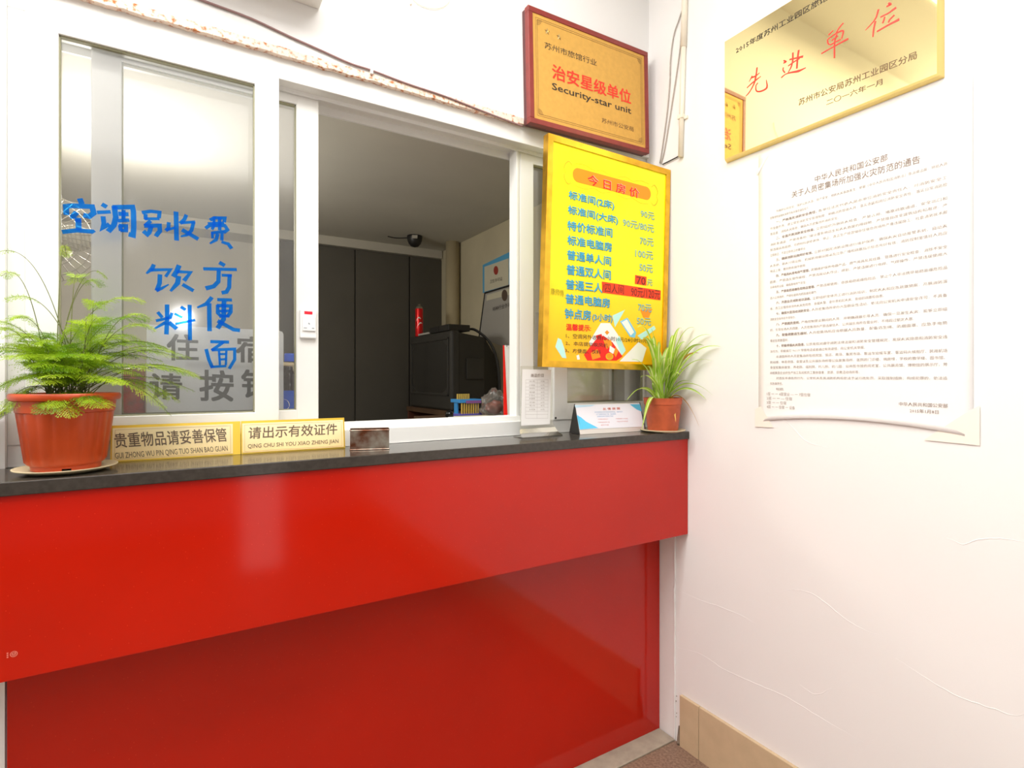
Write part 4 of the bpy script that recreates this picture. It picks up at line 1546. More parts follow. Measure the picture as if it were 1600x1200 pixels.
M['bluish_ink'] = mat('pale_blue_print', S(150, 186, 220), rough=0.5)
text('title_lettering', fx_, '友 情 提 醒', rv(692, 300), rv(997, 288), rv(685, 258), M['rose_ink'], tsc, off=0.0014, res=1, bold=0.01)
tm = []
for s, x0, x1, y in (('请妥善保管好您的随身携带物品，谨防丢失', 545, 1040, 347), ('出门请随手关好门窗，提高警惕', 578, 925, 385), ('如遇紧急情况请拨打电话', 595, 880, 422)):
    tm.append(textmesh(fx_, s, rv(x0, y), rv(x1, y - 10), rv(x0 - 6, y - 24), off=0.0014, res=1))
link('blue_lettering', joinmesh(tm), M['bluish_ink'], tsc)
tm = []
for s, x0, x1, y in (('不要轻信陌生人', 610, 790, 470), ('不要随意转账汇款', 610, 820, 523), ('谨防诈骗', 662, 805, 572), ('不要透露个人信息', 925, 1140, 458), ('不要点击不明链接', 945, 1145, 507)):
    tm.append(textmesh(fx_, s, rv(x0, y), rv(x1, y - 6), rv(x0 - 5, y - 22), off=0.0014, res=1))
link('pink_lettering', joinmesh(tm), M['pinkish_ink'], tsc)

# -- clear bent acrylic sheet at the far left behind the fern
as_ = thing('acrylic_stand', 'bent clear acrylic stand at the far left behind the fern pot', 'stand', (-1.84, 0.12, ZS))
b = MB()
pts = [oz(2, 736, ZS + 0.001), None]
curve = []
for k in range(13):
    t = k / 12
    curve.append((-1.885 + 0.078 * t ** 1.6, ZS + 0.001 + 0.125 * t ** 0.8))
for (xa, za), (xb, zb) in zip(curve[:-1], curve[1:]):
    b.prism([(xa, 0.10, za), (xb, 0.10, zb), (xb + 0.002, 0.10, zb - 0.002), (xa + 0.003, 0.10, za)], (0, 0.085, 0))
b.build('acrylic_sheet', M['acrylic'], as_)

# ------------------------------------------------------------------ potted asparagus fern
PC = Vector((-1.7125, 0.088, ZS + 0.0004))
fr_ = thing('potted_fern', 'feathery green asparagus fern in an orange fluted pot at the left end', 'plant', PC)
sa = MB()
sa.lathe([(0.0005, 0.001), (0.058, 0.0), (0.066, 0.003), (0.083, 0.0085), (0.0835, 0.0105), (0.081, 0.0105), (0.064, 0.006), (0.0005, 0.005)], PC, 64)
so = sa.build('plant_saucer', M['saucer'], None, smooth=True, origin=PC)
tag(so, 'cream plastic saucer under the orange fern pot', 'saucer')
P0 = PC + Vector((0, 0, 0.0066))
b = MB()
# foot ring with notches
n = 96
for k in range(n):
    a0, a1 = 2 * math.pi * k / n, 2 * math.pi * (k + 1) / n
    if (k % 24) in (0, 1, 2, 3):
        z0 = 0.0045
    else:
        z0 = 0.0
    for r0 in (0.0555, 0.052):
        b.quad([P0 + Vector((r0 * math.cos(a0), r0 * math.sin(a0), z0)), P0 + Vector((r0 * math.cos(a1), r0 * math.sin(a1), z0)),
                P0 + Vector((r0 * math.cos(a1), r0 * math.sin(a1), 0.010)), P0 + Vector((r0 * math.cos(a0), r0 * math.sin(a0), 0.010))])
b.lathe([(0.0545, 0.008), (0.0605, 0.011), (0.0625, 0.016), (0.0745, 0.112)], P0, 144, flute=(18, 0.035), fl_range=(0.012, 0.2))
b.lathe([(0.0745, 0.111), (0.0785, 0.113), (0.0805, 0.134), (0.0865, 0.136), (0.0885, 0.140), (0.0885, 0.146), (0.086, 0.149), (0.081, 0.149), (0.079, 0.140), (0.077, 0.120)], P0, 96)
pot = b.build('pot', M['terracotta'], fr_)
smooth_by_angle(pot, 0.7)
b = MB()
b.lathe([(0.0005, 0.134), (0.03, 0.136), (0.0785, 0.131)], P0, 40)
b.build('soil', M['soil'], fr_, smooth=True)
top = P0 + Vector((0, 0, 0.132))
rng = random.Random(11)


def frond(tip, lift, width, lean=0.35, start=0.35, seed=0, deep=False, nl=1.0, flatness=0.12):
    r = random.Random(seed)
    base = top + Vector((r.uniform(-0.035, 0.035), r.uniform(-0.03, 0.03), 0))
    tip = Vector(tip)
    mid = base.lerp(tip, lean)
    ctrl = Vector((mid.x, mid.y, max(base.z, tip.z) + lift))
    NP = 36
    P = [base * (1 - t) ** 2 + ctrl * 2 * t * (1 - t) + tip * t * t for t in [i / NP for i in range(NP + 1)]]
    b = MB()
    b.tube(P, [0.0008 * (1 - 0.8 * i / NP) + 0.0002 for i in range(NP + 1)], 5, mi=1)
    bm = b.bm
    length = sum((P[i + 1] - P[i]).length for i in range(NP))
    for i in range(int(NP * start), NP + 1):
        s = (i / NP - start) / (1 - start)
        T = (P[min(i + 1, NP)] - P[max(i - 1, 0)]).normalized()
        side = T.cross(Vector((0, 0, 1)))
        if side.length < 0.1:
            side = Vector((1, 0, 0))
        side.normalize()
        up = side.cross(T)
        Lb = width * (math.sin(math.pi * min(1, s * 0.85 + 0.15)) ** 0.7) * r.uniform(0.75, 1.1)
        for sg in (-1, 1):
            dv = (T * 0.75 + side * sg + up * r.uniform(-flatness, flatness)).normalized()
            nn = max(3, int(Lb / 0.0042))
            prev = P[i]
            for k in range(1, nn + 1):
                q = k / nn
                pt = P[i] + dv * Lb * q - Vector((0, 0, 0.25 * Lb * q * q))
                dloc = (pt - prev).normalized()
                # branchlet
                w = 0.00035
                sv = dloc.cross(up).normalized() * w
                bm.faces.new([bm.verts.new(prev + sv), bm.verts.new(prev - sv), bm.verts.new(pt - sv), bm.verts.new(pt + sv)])
                nlen = 0.0085 * nl * (1.05 - 0.65 * q) * r.uniform(0.7, 1.2)
                for s2 in (-1, 1):
                    nd = (dloc * 0.8 + dloc.cross(up) * s2 * 0.8 + up * r.uniform(-0.8, 0.8)).normalized()
                    sv2 = nd.cross(up)
                    if sv2.length < 1e-3:
                        continue
                    sv2 = sv2.normalized() * 0.00046
                    e = prev.lerp(pt, 0.5) + nd * nlen
                    m0 = prev.lerp(pt, 0.5)
                    bm.faces.new([bm.verts.new(m0 - sv2 * 0.5), bm.verts.new(m0 + nd * nlen * 0.5 - sv2), bm.verts.new(e), bm.verts.new(m0 + nd * nlen * 0.5 + sv2)])
                prev = pt
    return b.build('frond', [M['fern_deep'] if deep else M['fern'], M['fern_stem']], fr_, fix=False)


FR = [  # tip pixel, depth y, lift, width, start, deep
    ((2, 432), 0.13, 0.10, 0.030, 0.72, 0), ((122, 440), 0.12, 0.12, 0.032, 0.70, 0), ((160, 447), 0.14, 0.11, 0.026, 0.72, 0),
    ((8, 468), 0.09, 0.09, 0.032, 0.66, 0), ((150, 478), 0.08, 0.08, 0.034, 0.62, 0), ((235, 500), 0.11, 0.10, 0.040, 0.55, 0),
    ((-12, 398), 0.14, 0.12, 0.016, 0.80, 0), ((104, 402), 0.15, 0.19, 0.014, 0.80, 0),
    ((168, 436), 0.13, 0.14, 0.012, 0.85, 0),
    ((262, 545), 0.10, 0.10, 0.048, 0.42, 1), ((314, 590), 0.08, 0.13, 0.050, 0.48, 0), ((282, 628), 0.10, 0.17, 0.046, 0.52, 0),
    ((305, 612), 0.13, 0.14, 0.030, 0.60, 0), ((240, 580), 0.03, 0.09, 0.034, 0.40, 0),
    ((215, 560), 0.13, 0.08, 0.044, 0.30, 1), ((190, 600), 0.0, 0.07, 0.034, 0.35, 0), ((150, 560), 0.02, 0.06, 0.044, 0.25, 0),
    ((-25, 520), 0.10, 0.09, 0.042, 0.45, 0), ((-35, 560), 0.06, 0.10, 0.040, 0.45, 1), ((-10, 610), 0.06, 0.12, 0.034, 0.50, 0),
    ((8, 640), 0.10, 0.13, 0.030, 0.55, 0), ((20, 560), 0.0, 0.06, 0.042, 0.35, 0), ((60, 600), -0.02, 0.05, 0.036, 0.30, 0),
    ((112, 652), -0.015, 0.085, 0.034, 0.45, 0), ((70, 638), -0.02, 0.07, 0.030, 0.45, 0), ((140, 628), -0.01, 0.06, 0.034, 0.40, 1),
    ((90, 545), 0.05, 0.05, 0.046, 0.25, 1), ((120, 520), 0.10, 0.06, 0.046, 0.30, 0), ((60, 525), 0.12, 0.06, 0.046, 0.30, 1),
    ((170, 540), 0.08, 0.06, 0.046, 0.28, 0), ((35, 590), 0.02, 0.05, 0.042, 0.30, 0), ((150, 590), 0.02, 0.05, 0.040, 0.28, 0),
    ((100, 580), 0.0, 0.05, 0.042, 0.22, 0), ((215, 530), 0.15, 0.08, 0.040, 0.4, 0), ((0, 545), 0.14, 0.08, 0.042, 0.4, 0),
    ((75, 560), 0.02, 0.05, 0.044, 0.22, 0), ((125, 560), 0.05, 0.05, 0.044, 0.22, 1), ((185, 575), 0.06, 0.06, 0.042, 0.28, 1), ((45, 565), 0.08, 0.05, 0.044, 0.25, 1),
    ((228, 472), 0.12, 0.09, 0.040, 0.62, 0), ((243, 515), 0.08, 0.09, 0.040, 0.55, 0), ((268, 650), 0.07, 0.19, 0.034, 0.60, 0),
    ((300, 560), 0.11, 0.11, 0.040, 0.55, 0), ((-8, 655), 0.05, 0.14, 0.034, 0.55, 0), ((15, 500), 0.05, 0.08, 0.040, 0.55, 0), ((135, 505), 0.03, 0.06, 0.040, 0.45, 0),
    ((255, 565), 0.12, 0.09, 0.036, 0.42, 0), ((30, 530), 0.06, 0.06, 0.042, 0.32, 0),
]
for i, (tp, yy, lf, wd, stt, dp) in enumerate(FR):
    frond(oy(tp[0], tp[1], yy), lf * 0.55, wd, start=stt, seed=100 + i, deep=bool(dp), lean=0.4)
    if tp[1] > 500:
        frond(oy(tp[0] + rng.uniform(-26, 26), tp[1] + rng.uniform(-22, 14), min(0.165, max(-0.03, yy + rng.uniform(-0.05, 0.05)))), lf * 0.5, wd * 1.1, start=max(0.18, stt - 0.05), seed=300 + i, deep=(i % 4 == 0), lean=0.4)

# ------------------------------------------------------------------ spider plant
SCN = Vector((-0.086, 0.040, ZS + 0.0004))
sp = thing('spider_plant', 'spider plant with striped arching leaves in a brown pot at the right end', 'plant', SCN)
b = MB()
b.lathe([(0.0005, 0.0), (0.055, 0.0), (0.075, 0.005), (0.077, 0.008), (0.074, 0.009), (0.054, 0.0045), (0.0005, 0.0045)], SCN, 48)
tag(b.build('plant_saucer', M['saucer'], None, smooth=True, origin=SCN), 'cream saucer under the spider plant pot at the counter end', 'saucer')
S0 = SCN + Vector((0, 0, 0.0056))
b = MB()
b.lathe([(0.0005, 0.0), (0.050, 0.0), (0.0515, 0.003), (0.0610, 0.088), (0.0612, 0.0885), (0.0635, 0.090), (0.0655, 0.109), (0.0665, 0.112), (0.063, 0.112), (0.061, 0.105)], S0, 64)
pot2 = b.build('pot', M['terracotta_old'], sp)
smooth_by_angle(pot2, 0.6)
b = MB()
b.lathe([(0.0005, 0.103), (0.03, 0.106), (0.0613, 0.101)], S0, 32)
b.build('soil', M['soil'], sp, smooth=True)


def blade(base, tip, lift, w, m, seed=0, lean=0.45, droop=0.0):
    r = random.Random(seed)
    base, tip = Vector(base), Vector(tip)
    mid = base.lerp(tip, lean)
    ctrl = Vector((mid.x, mid.y, max(base.z, tip.z) + lift))
    n = 18
    bm = bmesh.new()
    uvl = bm.loops.layers.uv.new('UVMap')
    P = [base * (1 - t) ** 2 + ctrl * 2 * t * (1 - t) + tip * t * t for t in [i / n for i in range(n + 1)]]
    yaw = r.uniform(-0.6, 0.6)
    rows_ = []
    for i, p in enumerate(P):
        T = (P[min(i + 1, n)] - P[max(i - 1, 0)]).normalized()
        side = T.cross(Vector((0, 0, 1)))
        if side.length < 0.15:
            side = T.cross(Vector((0.3, 1, 0)))
        side.normalize()
        up = side.cross(T)
        side = (side * math.cos(yaw) + up * math.sin(yaw)).normalized()
        up = side.cross(T)
        t = i / n
        ww = w * 1.6 * (0.75 + 0.4 * math.sin(math.pi * min(1, t * 1.2))) * (1 - t ** 3) ** 0.8 + 0.0003
        rows_.append([bm.verts.new(p + side * ww * k * 0.5 + up * (abs(k) * ww * 0.14)) for k in (-1, -0.4, 0, 0.4, 1)])
    for i in range(n):
        for k in range(4):
            f = bm.faces.new([rows_[i][k], rows_[i][k + 1], rows_[i + 1][k + 1], rows_[i + 1][k]])
            us = (0.0, 0.3, 0.5, 0.7, 1.0)
            for lp, uv in zip(f.loops, ((us[k], i / n), (us[k + 1], i / n), (us[k + 1], (i + 1) / n), (us[k], (i + 1) / n))):
                lp[uvl].uv = uv
            f.smooth = True
    me = bpy.data.meshes.new('leaf')
    bm.to_mesh(me)
    bm.free()
    return link('leaf', me, m, sp)


ST = S0 + Vector((0, 0, 0.103))
CL1 = ST + Vector((-0.018, 0.0, 0))
CL2 = ST + Vector((0.022, 0.004, 0))
LV = [  # crown, tip pixel, depth plane y, lift, width, dry
    (0, (996, 512), 0.045, 0.05, 0.015, 0), (0, (1003, 528), 0.03, 0.02, 0.012, 0), (0, (986, 562), 0.02, 0.01, 0.009, 0), (0, (978, 628), 0.03, 0.085, 0.010, 0),
    (0, (1003, 672), -0.015, 0.05, 0.012, 0), (0, (1008, 540), 0.05, 0.02, 0.012, 0), (0, (1018, 530), 0.07, 0.02, 0.011, 0), (0, (1030, 535), 0.02, 0.02, 0.011, 0),
    (0, (1022, 560), 0.0, 0.02, 0.010, 0), (0, (1048, 545), 0.06, 0.03, 0.012, 0), (0, (1085, 512), 0.06, 0.02, 0.011, 0), (0, (1000, 590), 0.01, 0.03, 0.009, 0),
    (1, (1065, 513), 0.05, 0.02, 0.012, 0), (1, (1112, 524), 0.02, 0.03, 0.010, 0), (1, (1127, 542), 0.00, 0.03, 0.011, 0), (1, (1100, 540), 0.04, 0.03, 0.012, 0),
    (1, (1052, 525), 0.07, 0.02, 0.011, 0), (1, (1115, 565), -0.01, 0.04, 0.009, 0), (1, (1104, 625), -0.01, 0.075, 0.010, 0), (1, (1114, 618), -0.03, 0.085, 0.009, 0),
    (1, (1076, 550), 0.07, 0.03, 0.011, 0), (1, (1062, 585), -0.03, 0.03, 0.010, 0), (0, (1070, 580), 0.0, 0.04, 0.010, 0), (1, (1093, 552), 0.05, 0.02, 0.010, 1),
    (1, (1093, 668), -0.03, 0.055, 0.009, 1), (1, (1056, 660), -0.03, 0.012, 0.008, 1), (1, (1070, 645), -0.02, 0.03, 0.007, 1), (0, (1040, 560), 0.03, 0.02, 0.012, 0),
    (0, (1010, 575), 0.06, 0.03, 0.010, 0), (1, (1085, 600), 0.0, 0.04, 0.009, 0), (0, (1028, 548), 0.08, 0.02, 0.010, 0), (1, (1046, 560), 0.0, 0.02, 0.010, 0),
    (1, (1072, 535), 0.03, 0.02, 0.010, 0), (0, (1015, 515), 0.07, 0.03, 0.010, 0), (0, (1055, 570), -0.02, 0.03, 0.009, 0),
]
for i, (cr, tp, yy, lf, wd, dry) in enumerate(LV):
    bpt = (CL1 if cr == 0 else CL2) + Vector((random.uniform(-0.012, 0.012), random.uniform(-0.012, 0.012), 0))
    tipw = oy(tp[0], tp[1], yy)
    if tipw.x > -0.006:
        tipw = ox(tp[0], tp[1], -0.008)
    blade(bpt, tipw, lf, wd, M['leaf_dry'] if dry else M['leaf'], seed=i)

# ------------------------------------------------------------------ call button on the sash stile
cb = thing('call_button', 'white call button with a red window on the sliding sash edge', 'button', (-1.2225, 0.25, 1.408))
xa, xb = -1.2445, -1.2015
box('housing', M['switch_white'], cb, xa, xb, 0.240, 0.2499, 1.4085, 1.4865, 0.003)
box('rocker', M['switch_white'], cb, xa + 0.006, xb - 0.003, 0.2365, 0.2405, 1.428, 1.467, 0.0015)
box('red_window', M['switch_red'], cb, xa + 0.011, xb - 0.011, 0.2394, 0.2405, 1.4735, 1.4815, 0.0003)
b = MB()
fcb = Face((xa, 0.2363, 1.428), (1, 0, 0), (0, 0, 1), (0, -1, 0))
stroke(b, fcb, [(0.021, 0.022), (0.024, 0.018)], 0.003, off=0.0002, local=True)
stroke(b, fcb, [(0.009, 0.008), (0.017, 0.008)], 0.002, off=0.0002, local=True)
stroke(b, fcb, [(0.030, 0.008), (0.036, 0.008)], 0.002, off=0.0002, local=True)
b.build('marking', M['switch_grey'], cb, fix=False)

# ================================================================== INNER ROOM
# desk behind the window
dk = thing('service_desk', 'wooden desk behind the sliding window in the dim room', 'desk', (-1.2, 0.6, 0.0))
box('desk_top', M['wood'], dk, -2.3, -0.75, 0.335, 0.80, 1.085, 1.11, 0.002)
for x in (-2.27, -0.78):
    box('leg', M['wood'], dk, x - 0.02, x + 0.02, 0.36, 0.78, 0.0, 1.085)
sd = thing('side_desk', 'wooden side desk carrying the old television along the inner wall', 'desk', (-0.3, 1.1, 0.0))
b = MB()
b.prism([(-0.64, 0.335, 1.11), (-0.006, 0.335, 1.11), (-0.006, 1.782, 1.11), (-0.372, 1.782, 1.11), (-0.372, 0.97, 1.11), (-0.64, 0.97, 1.11)], (0, 0, 0.0245))
b.build('desk_top', M['wood'], sd)
box('side_panel', M['drawer'], sd, -0.62, -0.602, 0.36, 0.95, 0.0, 1.11)
box('back_panel', M['drawer'], sd, -0.37, -0.01, 1.752, 1.77, 0.0, 1.11)
box('front_panel', M['drawer'], sd, -0.602, -0.01, 0.36, 0.375, 0.0, 1.11)

# lodging sign seen through the glass
YSN = 0.36
fsn = Face((0, YSN, 0), (1, 0, 0), (0, 0, 1), (0, -1, 0), plane=('y', YSN))
ls = thing('lodging_sign', 'white card with grey characters standing behind the left window panes', 'sign', (-1.42, YSN, 1.11))
tlc = oy(229, 507, YSN)
trc = oy(443, 517, YSN)
b = MB()
zt0, zt1 = tlc.z, trc.z
pts = [(tlc.x, YSN, 1.1105), (trc.x, YSN, 1.1105), (trc.x, YSN, zt1 - 0.010), (trc.x - 0.003, YSN, zt1 - 0.003), (trc.x - 0.012, YSN, zt1), (tlc.x, YSN, zt0)]
b.prism(pts, (0, 0.003, 0))
lsc = b.build('card', M['paper_in'], ls)
M['sign_ink'] = mat('sign_marker', S(84, 80, 74), rough=0.6)
for ch, x0, x1, y0, y1 in (('住', 280, 630, 215, 508), ('宿', 1030, 1380, 240, 530), ('请', 95, 450, 640, 930), ('按', 635, 1010, 605, 950), ('铃', 1090, 1440, 602, 915)):
    text('character', fsn, ch, q4(x0, y1), q4(x1, y1 + 8), q4(x0, y0), M['sign_ink'], lsc, bold=0.026, off=0.0008)

# cola bottle, snack pack, rod
bc = oy(453, 600, 0.43)
bc.z = 1.1105
bt = thing('cola_bottle', 'dark cola bottle with blue cap and label behind the sliding sash', 'bottle', bc)
b = MB()
b.lathe([(0.0005, 0.0), (0.026, 0.001), (0.031, 0.008), (0.031, 0.155), (0.030, 0.175), (0.026, 0.200), (0.018, 0.224), (0.0130, 0.238), (0.0130, 0.246)], bc, 40)
b.build('bottle_body', M['cola'], bt, smooth=True)
b = MB()
b.lathe([(0.0316, 0.070), (0.0318, 0.074), (0.0318, 0.150), (0.0315, 0.154)], bc, 40)
b.build('label_band', M['blue_label'], bt, smooth=True)
b = MB()
b.lathe([(0.0155, 0.240), (0.0155, 0.260), (0.0145, 0.264), (0.0005, 0.264)], bc, 32)
b.build('cap', M['blue_cap'], bt)
b = MB()
ang = math.atan2(CY - bc.y, CX - bc.x)
for rr, mi in ((0.017, 0), (0.0148, 1)):
    pts = []
    for k in range(24):
        a = 2 * math.pi * k / 24
        hx, hz = rr * math.cos(a), rr * math.sin(a)
        th_ = ang - 0.55 + hx / 0.032
        R_ = 0.0322 + 0.0003 * mi
        pts.append(bc + Vector((R_ * math.cos(th_), R_ * math.sin(th_), 0.112 + hz)))
    b.quad(pts, mi)
b.build('round_emblem', [M['white_ink'], M['blue_label']], bt, fix=False)
b = MB()
p0, p1 = oy(446, 569, 0.378), oy(470, 570, 0.378)
b.tube([p0 - (p1 - p0) * 6, p1 + (p1 - p0) * 0.4], 0.0055, 12)
ro = b.build('wooden_rod', M['rod'], None, smooth=True, origin=p0)
tag(ro, 'beige rod lying behind the sliding sash in front of the cola bottle', 'rod')
sn = thing('snack_pack', 'red snack pack standing behind the glass beside the fern', 'pack', oy(205, 650, 0.37))
q0, q1_ = oy(186, 575, 0.37), oy(229, 650, 0.37)
b = MB()
b.box(q0.x, q1_.x - 0.004, 0.37, 0.43, 1.1105, q0.z, 0.006)
b.build('carton', M['snack'], sn)

# wardrobe wall with three dark doors
wd = thing('wardrobe', 'tall dark wardrobe with plain doors against the back wall of the inner room', 'wardrobe', (-0.35, 2.2, 0.0))
zt = 2.105
box('carcass', M['wardrobe'], wd, -1.02, 0.0 - 0.13 + 0.125, 2.118, 2.279, 0.0, zt)
for x0, x1 in ((-1.02, -0.593), (-0.585, -0.238), (-0.228, -0.004)):
    box('door', M['wardrobe'], wd, x0, x1, 2.10, 2.118, 0.02, zt - 0.002, 0.001)
struct(box('trim_2', M['beam'], None, -3.4, -0.012, 2.075, 2.279, 2.1075, 2.16))

# beige riser pipe in the corner, with a thin black wire
b = MB()
pc_ = ox(730, 450, -0.055)
b.tube([Vector((-0.05, 1.83, 0.0)), Vector((-0.05, 1.83, 2.16))], 0.043, 24)
tag(b.build('riser_pipe', mat('beige_pipe', S(186, 172, 140), rough=0.6), None, smooth=True, origin=(-0.05, 1.83, 0)), 'thick beige pipe standing in the corner of the inner room', 'pipe')
b = MB()
b.tube(catmull([oy(735, 384, 1.775), oy(734, 430, 1.775), oy(732, 470, 1.775), oy(728, 508, 1.775)], 5), 0.003, 6)
tag(b.build('cable', M['wire_black'], None, smooth=True, origin=oy(735, 384, 1.775)), 'thin black wire hanging down the beige pipe to the black router', 'cable')

# dome camera on the ceiling
dc = oz(648, 369, 2.16)
dcm = thing('dome_camera', 'small black dome camera on the ceiling before the wardrobe', 'camera', dc)
b = MB()
b.lathe([(0.0005, 0.0), (0.046, 0.0), (0.046, -0.010), (0.043, -0.028), (0.036, -0.046), (0.022, -0.062), (0.0005, -0.068)], dc, 32)
b.build('dome', M['black_plastic'], dcm, smooth=True)
b = MB()
dirc = Vector((CX - dc.x, CY - dc.y, 0)).normalized()
sidec = Vector((-dirc.y, dirc.x, 0))
b.prism([dc + dirc * 0.044 + sidec * 0.016 + Vector((0, 0, -0.006)), dc + dirc * 0.044 - sidec * 0.016 + Vector((0, 0, -0.006)), dc + dirc * 0.042 - sidec * 0.016 + Vector((0, 0, -0.024)), dc + dirc * 0.042 + sidec * 0.016 + Vector((0, 0, -0.024))], dirc * 0.004)
b.build('silver_badge', M['can_metal'], dcm)
b = MB()
b.tube(catmull([oz(606, 369.5, 2.156), oz(620, 372, 2.156), oz(640, 371.5, 2.156)], 4), 0.003, 6)
b.build('camera_cable', M['wire_black'], dcm, smooth=True)

# old tube television
tv = thing('television', 'old dark tube television facing left on the inner side desk', 'television', (-0.18, 1.48, 1.135))
xf = -0.352
b = MB()
ya, yb_, za, zb_ = 1.20, 1.778, 1.135, 1.545
b.box(xf, xf + 0.05, ya, yb_, za + 0.0, zb_, 0.012)
# tapered housing towards the wall
fr1 = [(xf + 0.05, ya + 0.01, za + 0.01), (xf + 0.05, yb_ - 0.01, za + 0.01), (xf + 0.05, yb_ - 0.01, zb_ - 0.01), (xf + 0.05, ya + 0.01, zb_ - 0.01)]
fr2 = [(xf + 0.20, ya + 0.02, za + 0.01), (xf + 0.20, yb_ - 0.02, za + 0.01), (xf + 0.20, yb_ - 0.02, zb_ - 0.03), (xf + 0.20, ya + 0.02, zb_ - 0.03)]
fr3 = [(xf + 0.335, ya + 0.10, za + 0.03), (xf + 0.335, yb_ - 0.10, za + 0.03), (xf + 0.335, yb_ - 0.10, zb_ - 0.16), (xf + 0.335, ya + 0.10, zb_ - 0.16)]
for r0, r1 in ((fr1, fr2), (fr2, fr3)):
    for k in range(4):
        j = (k + 1) % 4
        b.quad([r0[k], r0[j], r1[j], r1[k]])
b.quad(fr3)
b.build('housing', M['dark_plastic'], tv)
b = MB()
for a in ((ya + 0.03, yb_ - 0.03, zb_ - 0.045, zb_ - 0.035), (ya + 0.03, yb_ - 0.03, za + 0.075, za + 0.085), (ya + 0.03, ya + 0.04, za + 0.075, zb_ - 0.035), (yb_ - 0.04, yb_ - 0.03, za + 0.075, zb_ - 0.035)):
    b.box(xf - 0.006, xf + 0.002, a[0], a[1], a[2], a[3], 0.002)
b.build('bezel_ridge', M['dark_plastic'], tv)
b = MB()
for i in range(8):
    for j in range(6):
        def sp_(i, j):
            y = ya + 0.045 + (yb_ - ya - 0.09) * i / 8
            z = za + 0.09 + (zb_ - za - 0.14) * j / 6
            cx_ = (i / 8 - 0.5) ** 2 + (j / 6 - 0.5) ** 2
            return (xf - 0.004 + 0.010 * cx_, y, z)
        b.quad([sp_(i, j), sp_(i + 1, j), sp_(i + 1, j + 1), sp_(i, j + 1)])
b.build('screen', mat('crt_glass', S(48, 46, 42), rough=0.12), tv, smooth=True, fix=False)
b = MB()
b.box(xf + 0.09, xf + 0.19, ya + 0.004, ya + 0.02, za + 0.16, zb_ - 0.14, 0.003)
b.build('side_vent', M['dark_plastic'], tv)

# things on the television
ztv = 1.545
cc = oz(651, 518, ztv)
cc = Vector((-0.325, 1.70, ztv))
cn = thing('spray_can', 'red spray can standing on the television', 'can', cc)
b = MB()
b.lathe([(0.0005, 0.0), (0.022, 0.0), (0.0225, 0.003), (0.0225, 0.158), (0.0215, 0.163)], cc, 32)
b.build('can_body', M['can_red'], cn, smooth=True)
b = MB()
b.lathe([(0.0215, 0.163), (0.019, 0.170), (0.012, 0.178), (0.007, 0.180), (0.007, 0.190), (0.0005, 0.191)], cc, 24)
b.build('nozzle', M['can_metal'], cn, smooth=True)
b = MB()
for z0, z1, d0, d1 in ((0.045, 0.075, -0.7, 0.9), (0.085, 0.10, -0.9, 0.5)):
    ang = math.atan2(CY - cc.y, CX - cc.x)
    for k in range(8):
        t0, t1 = k / 8, (k + 1) / 8
        def cp(t, dz):
            a = ang + d0 + (d1 - d0) * t
            return cc + Vector((0.0229 * math.cos(a), 0.0229 * math.sin(a), z0 + (z1 - z0) * t + dz + 0.012 * math.sin(t * math.pi)))
        b.quad([cp(t0, 0), cp(t1, 0), cp(t1, 0.007 * math.sin(math.pi * t1) + 0.001), cp(t0, 0.007 * math.sin(math.pi * t0) + 0.001)])
b.build('white_swoosh', M['white_ink'], cn, fix=False)
b = MB()
b.box(-0.349, -0.235, 1.50, 1.655, ztv + 0.0004, ztv + 0.011, 0.001)
tag(b.build('booklet', M['doc_grey'], None, origin=(-0.29, 1.58, ztv)), 'pale booklet lying on the television beside the spray can', 'booklet')
rt_ = thing('router', 'flat black router box lying on the television', 'router', (-0.27, 1.37, ztv))
box('casing', M['black_plastic'], rt_, -0.349, -0.225, 1.24, 1.485, ztv + 0.0004, ztv + 0.034, 0.003)
box('ridge', M['black_plastic'], rt_, -0.352, -0.348, 1.36, 1.37, ztv + 0.003, ztv + 0.032)
for k, (yy, bow) in enumerate(((1.27, 0.0), (1.30, 0.012))):
    b = MB()
    b.tube(catmull([Vector((-0.226, yy, ztv + 0.015)), Vector((-0.19 + bow, yy - 0.03, ztv + 0.01)), Vector((-0.13 + bow, yy - 0.08, ztv - 0.06)), Vector((-0.095 + bow, yy - 0.10, ztv - 0.18)), Vector((-0.08 + bow, yy - 0.10, 1.139))], 6), 0.005, 8)
    b.build('power_cord', M['wire_black'], rt_, smooth=True)

# wall papers on the inner side wall
XI = 0.0
fi = Face((XI, 0, 0), (0, -1, 0), (0, 0, 1), (-1, 0, 0), plane=('x', XI))
ce = thing('wall_certificate', 'blue bordered certificate with a red seal on the inner side wall', 'certificate', ox(780, 440, 0.0))
qc = [ox(*p, -0.0048) for p in ((754.5, 414), (808, 388), (808, 444), (754.5, 458))]
b = MB()
b.prism(qc, (-0.001, 0, 0))
b.build('blue_border', M['cert_blue'], ce)
b = MB()
b.prism([ox(*p, -0.006) for p in ((757, 417), (795, 403.5), (795, 445), (757, 456))], (-0.0006, 0, 0))
b.build('paper_sheet', M['cert_paper'], ce)
fi2 = Face((-0.0068, 0, 0), (0, -1, 0), (0, 0, 1), (-1, 0, 0), plane=('x', -0.0068))
b = MB()
flat(b, fi2, [(775 + 3.6 * math.cos(a), 422.5 + 7 * math.sin(a)) for a in [i * math.pi / 8 for i in range(16)]], off=0.0005)
b.build('red_seal', M['seal'], ce, fix=False)
text('lettering', fi2, '卫生许可证', (765.5, 443), (785, 438), (765.5, 437.5), M['black'], ce, off=0.0005, res=1)
dc_ = thing('framed_licence', 'grey licence in a thin black frame leaning on the inner side wall', 'licence', ox(780, 530, -0.004))
b = MB()
qd = [(757.5, 458), (812, 441.5), (806, 540), (785, 541), (748.5, 527)]
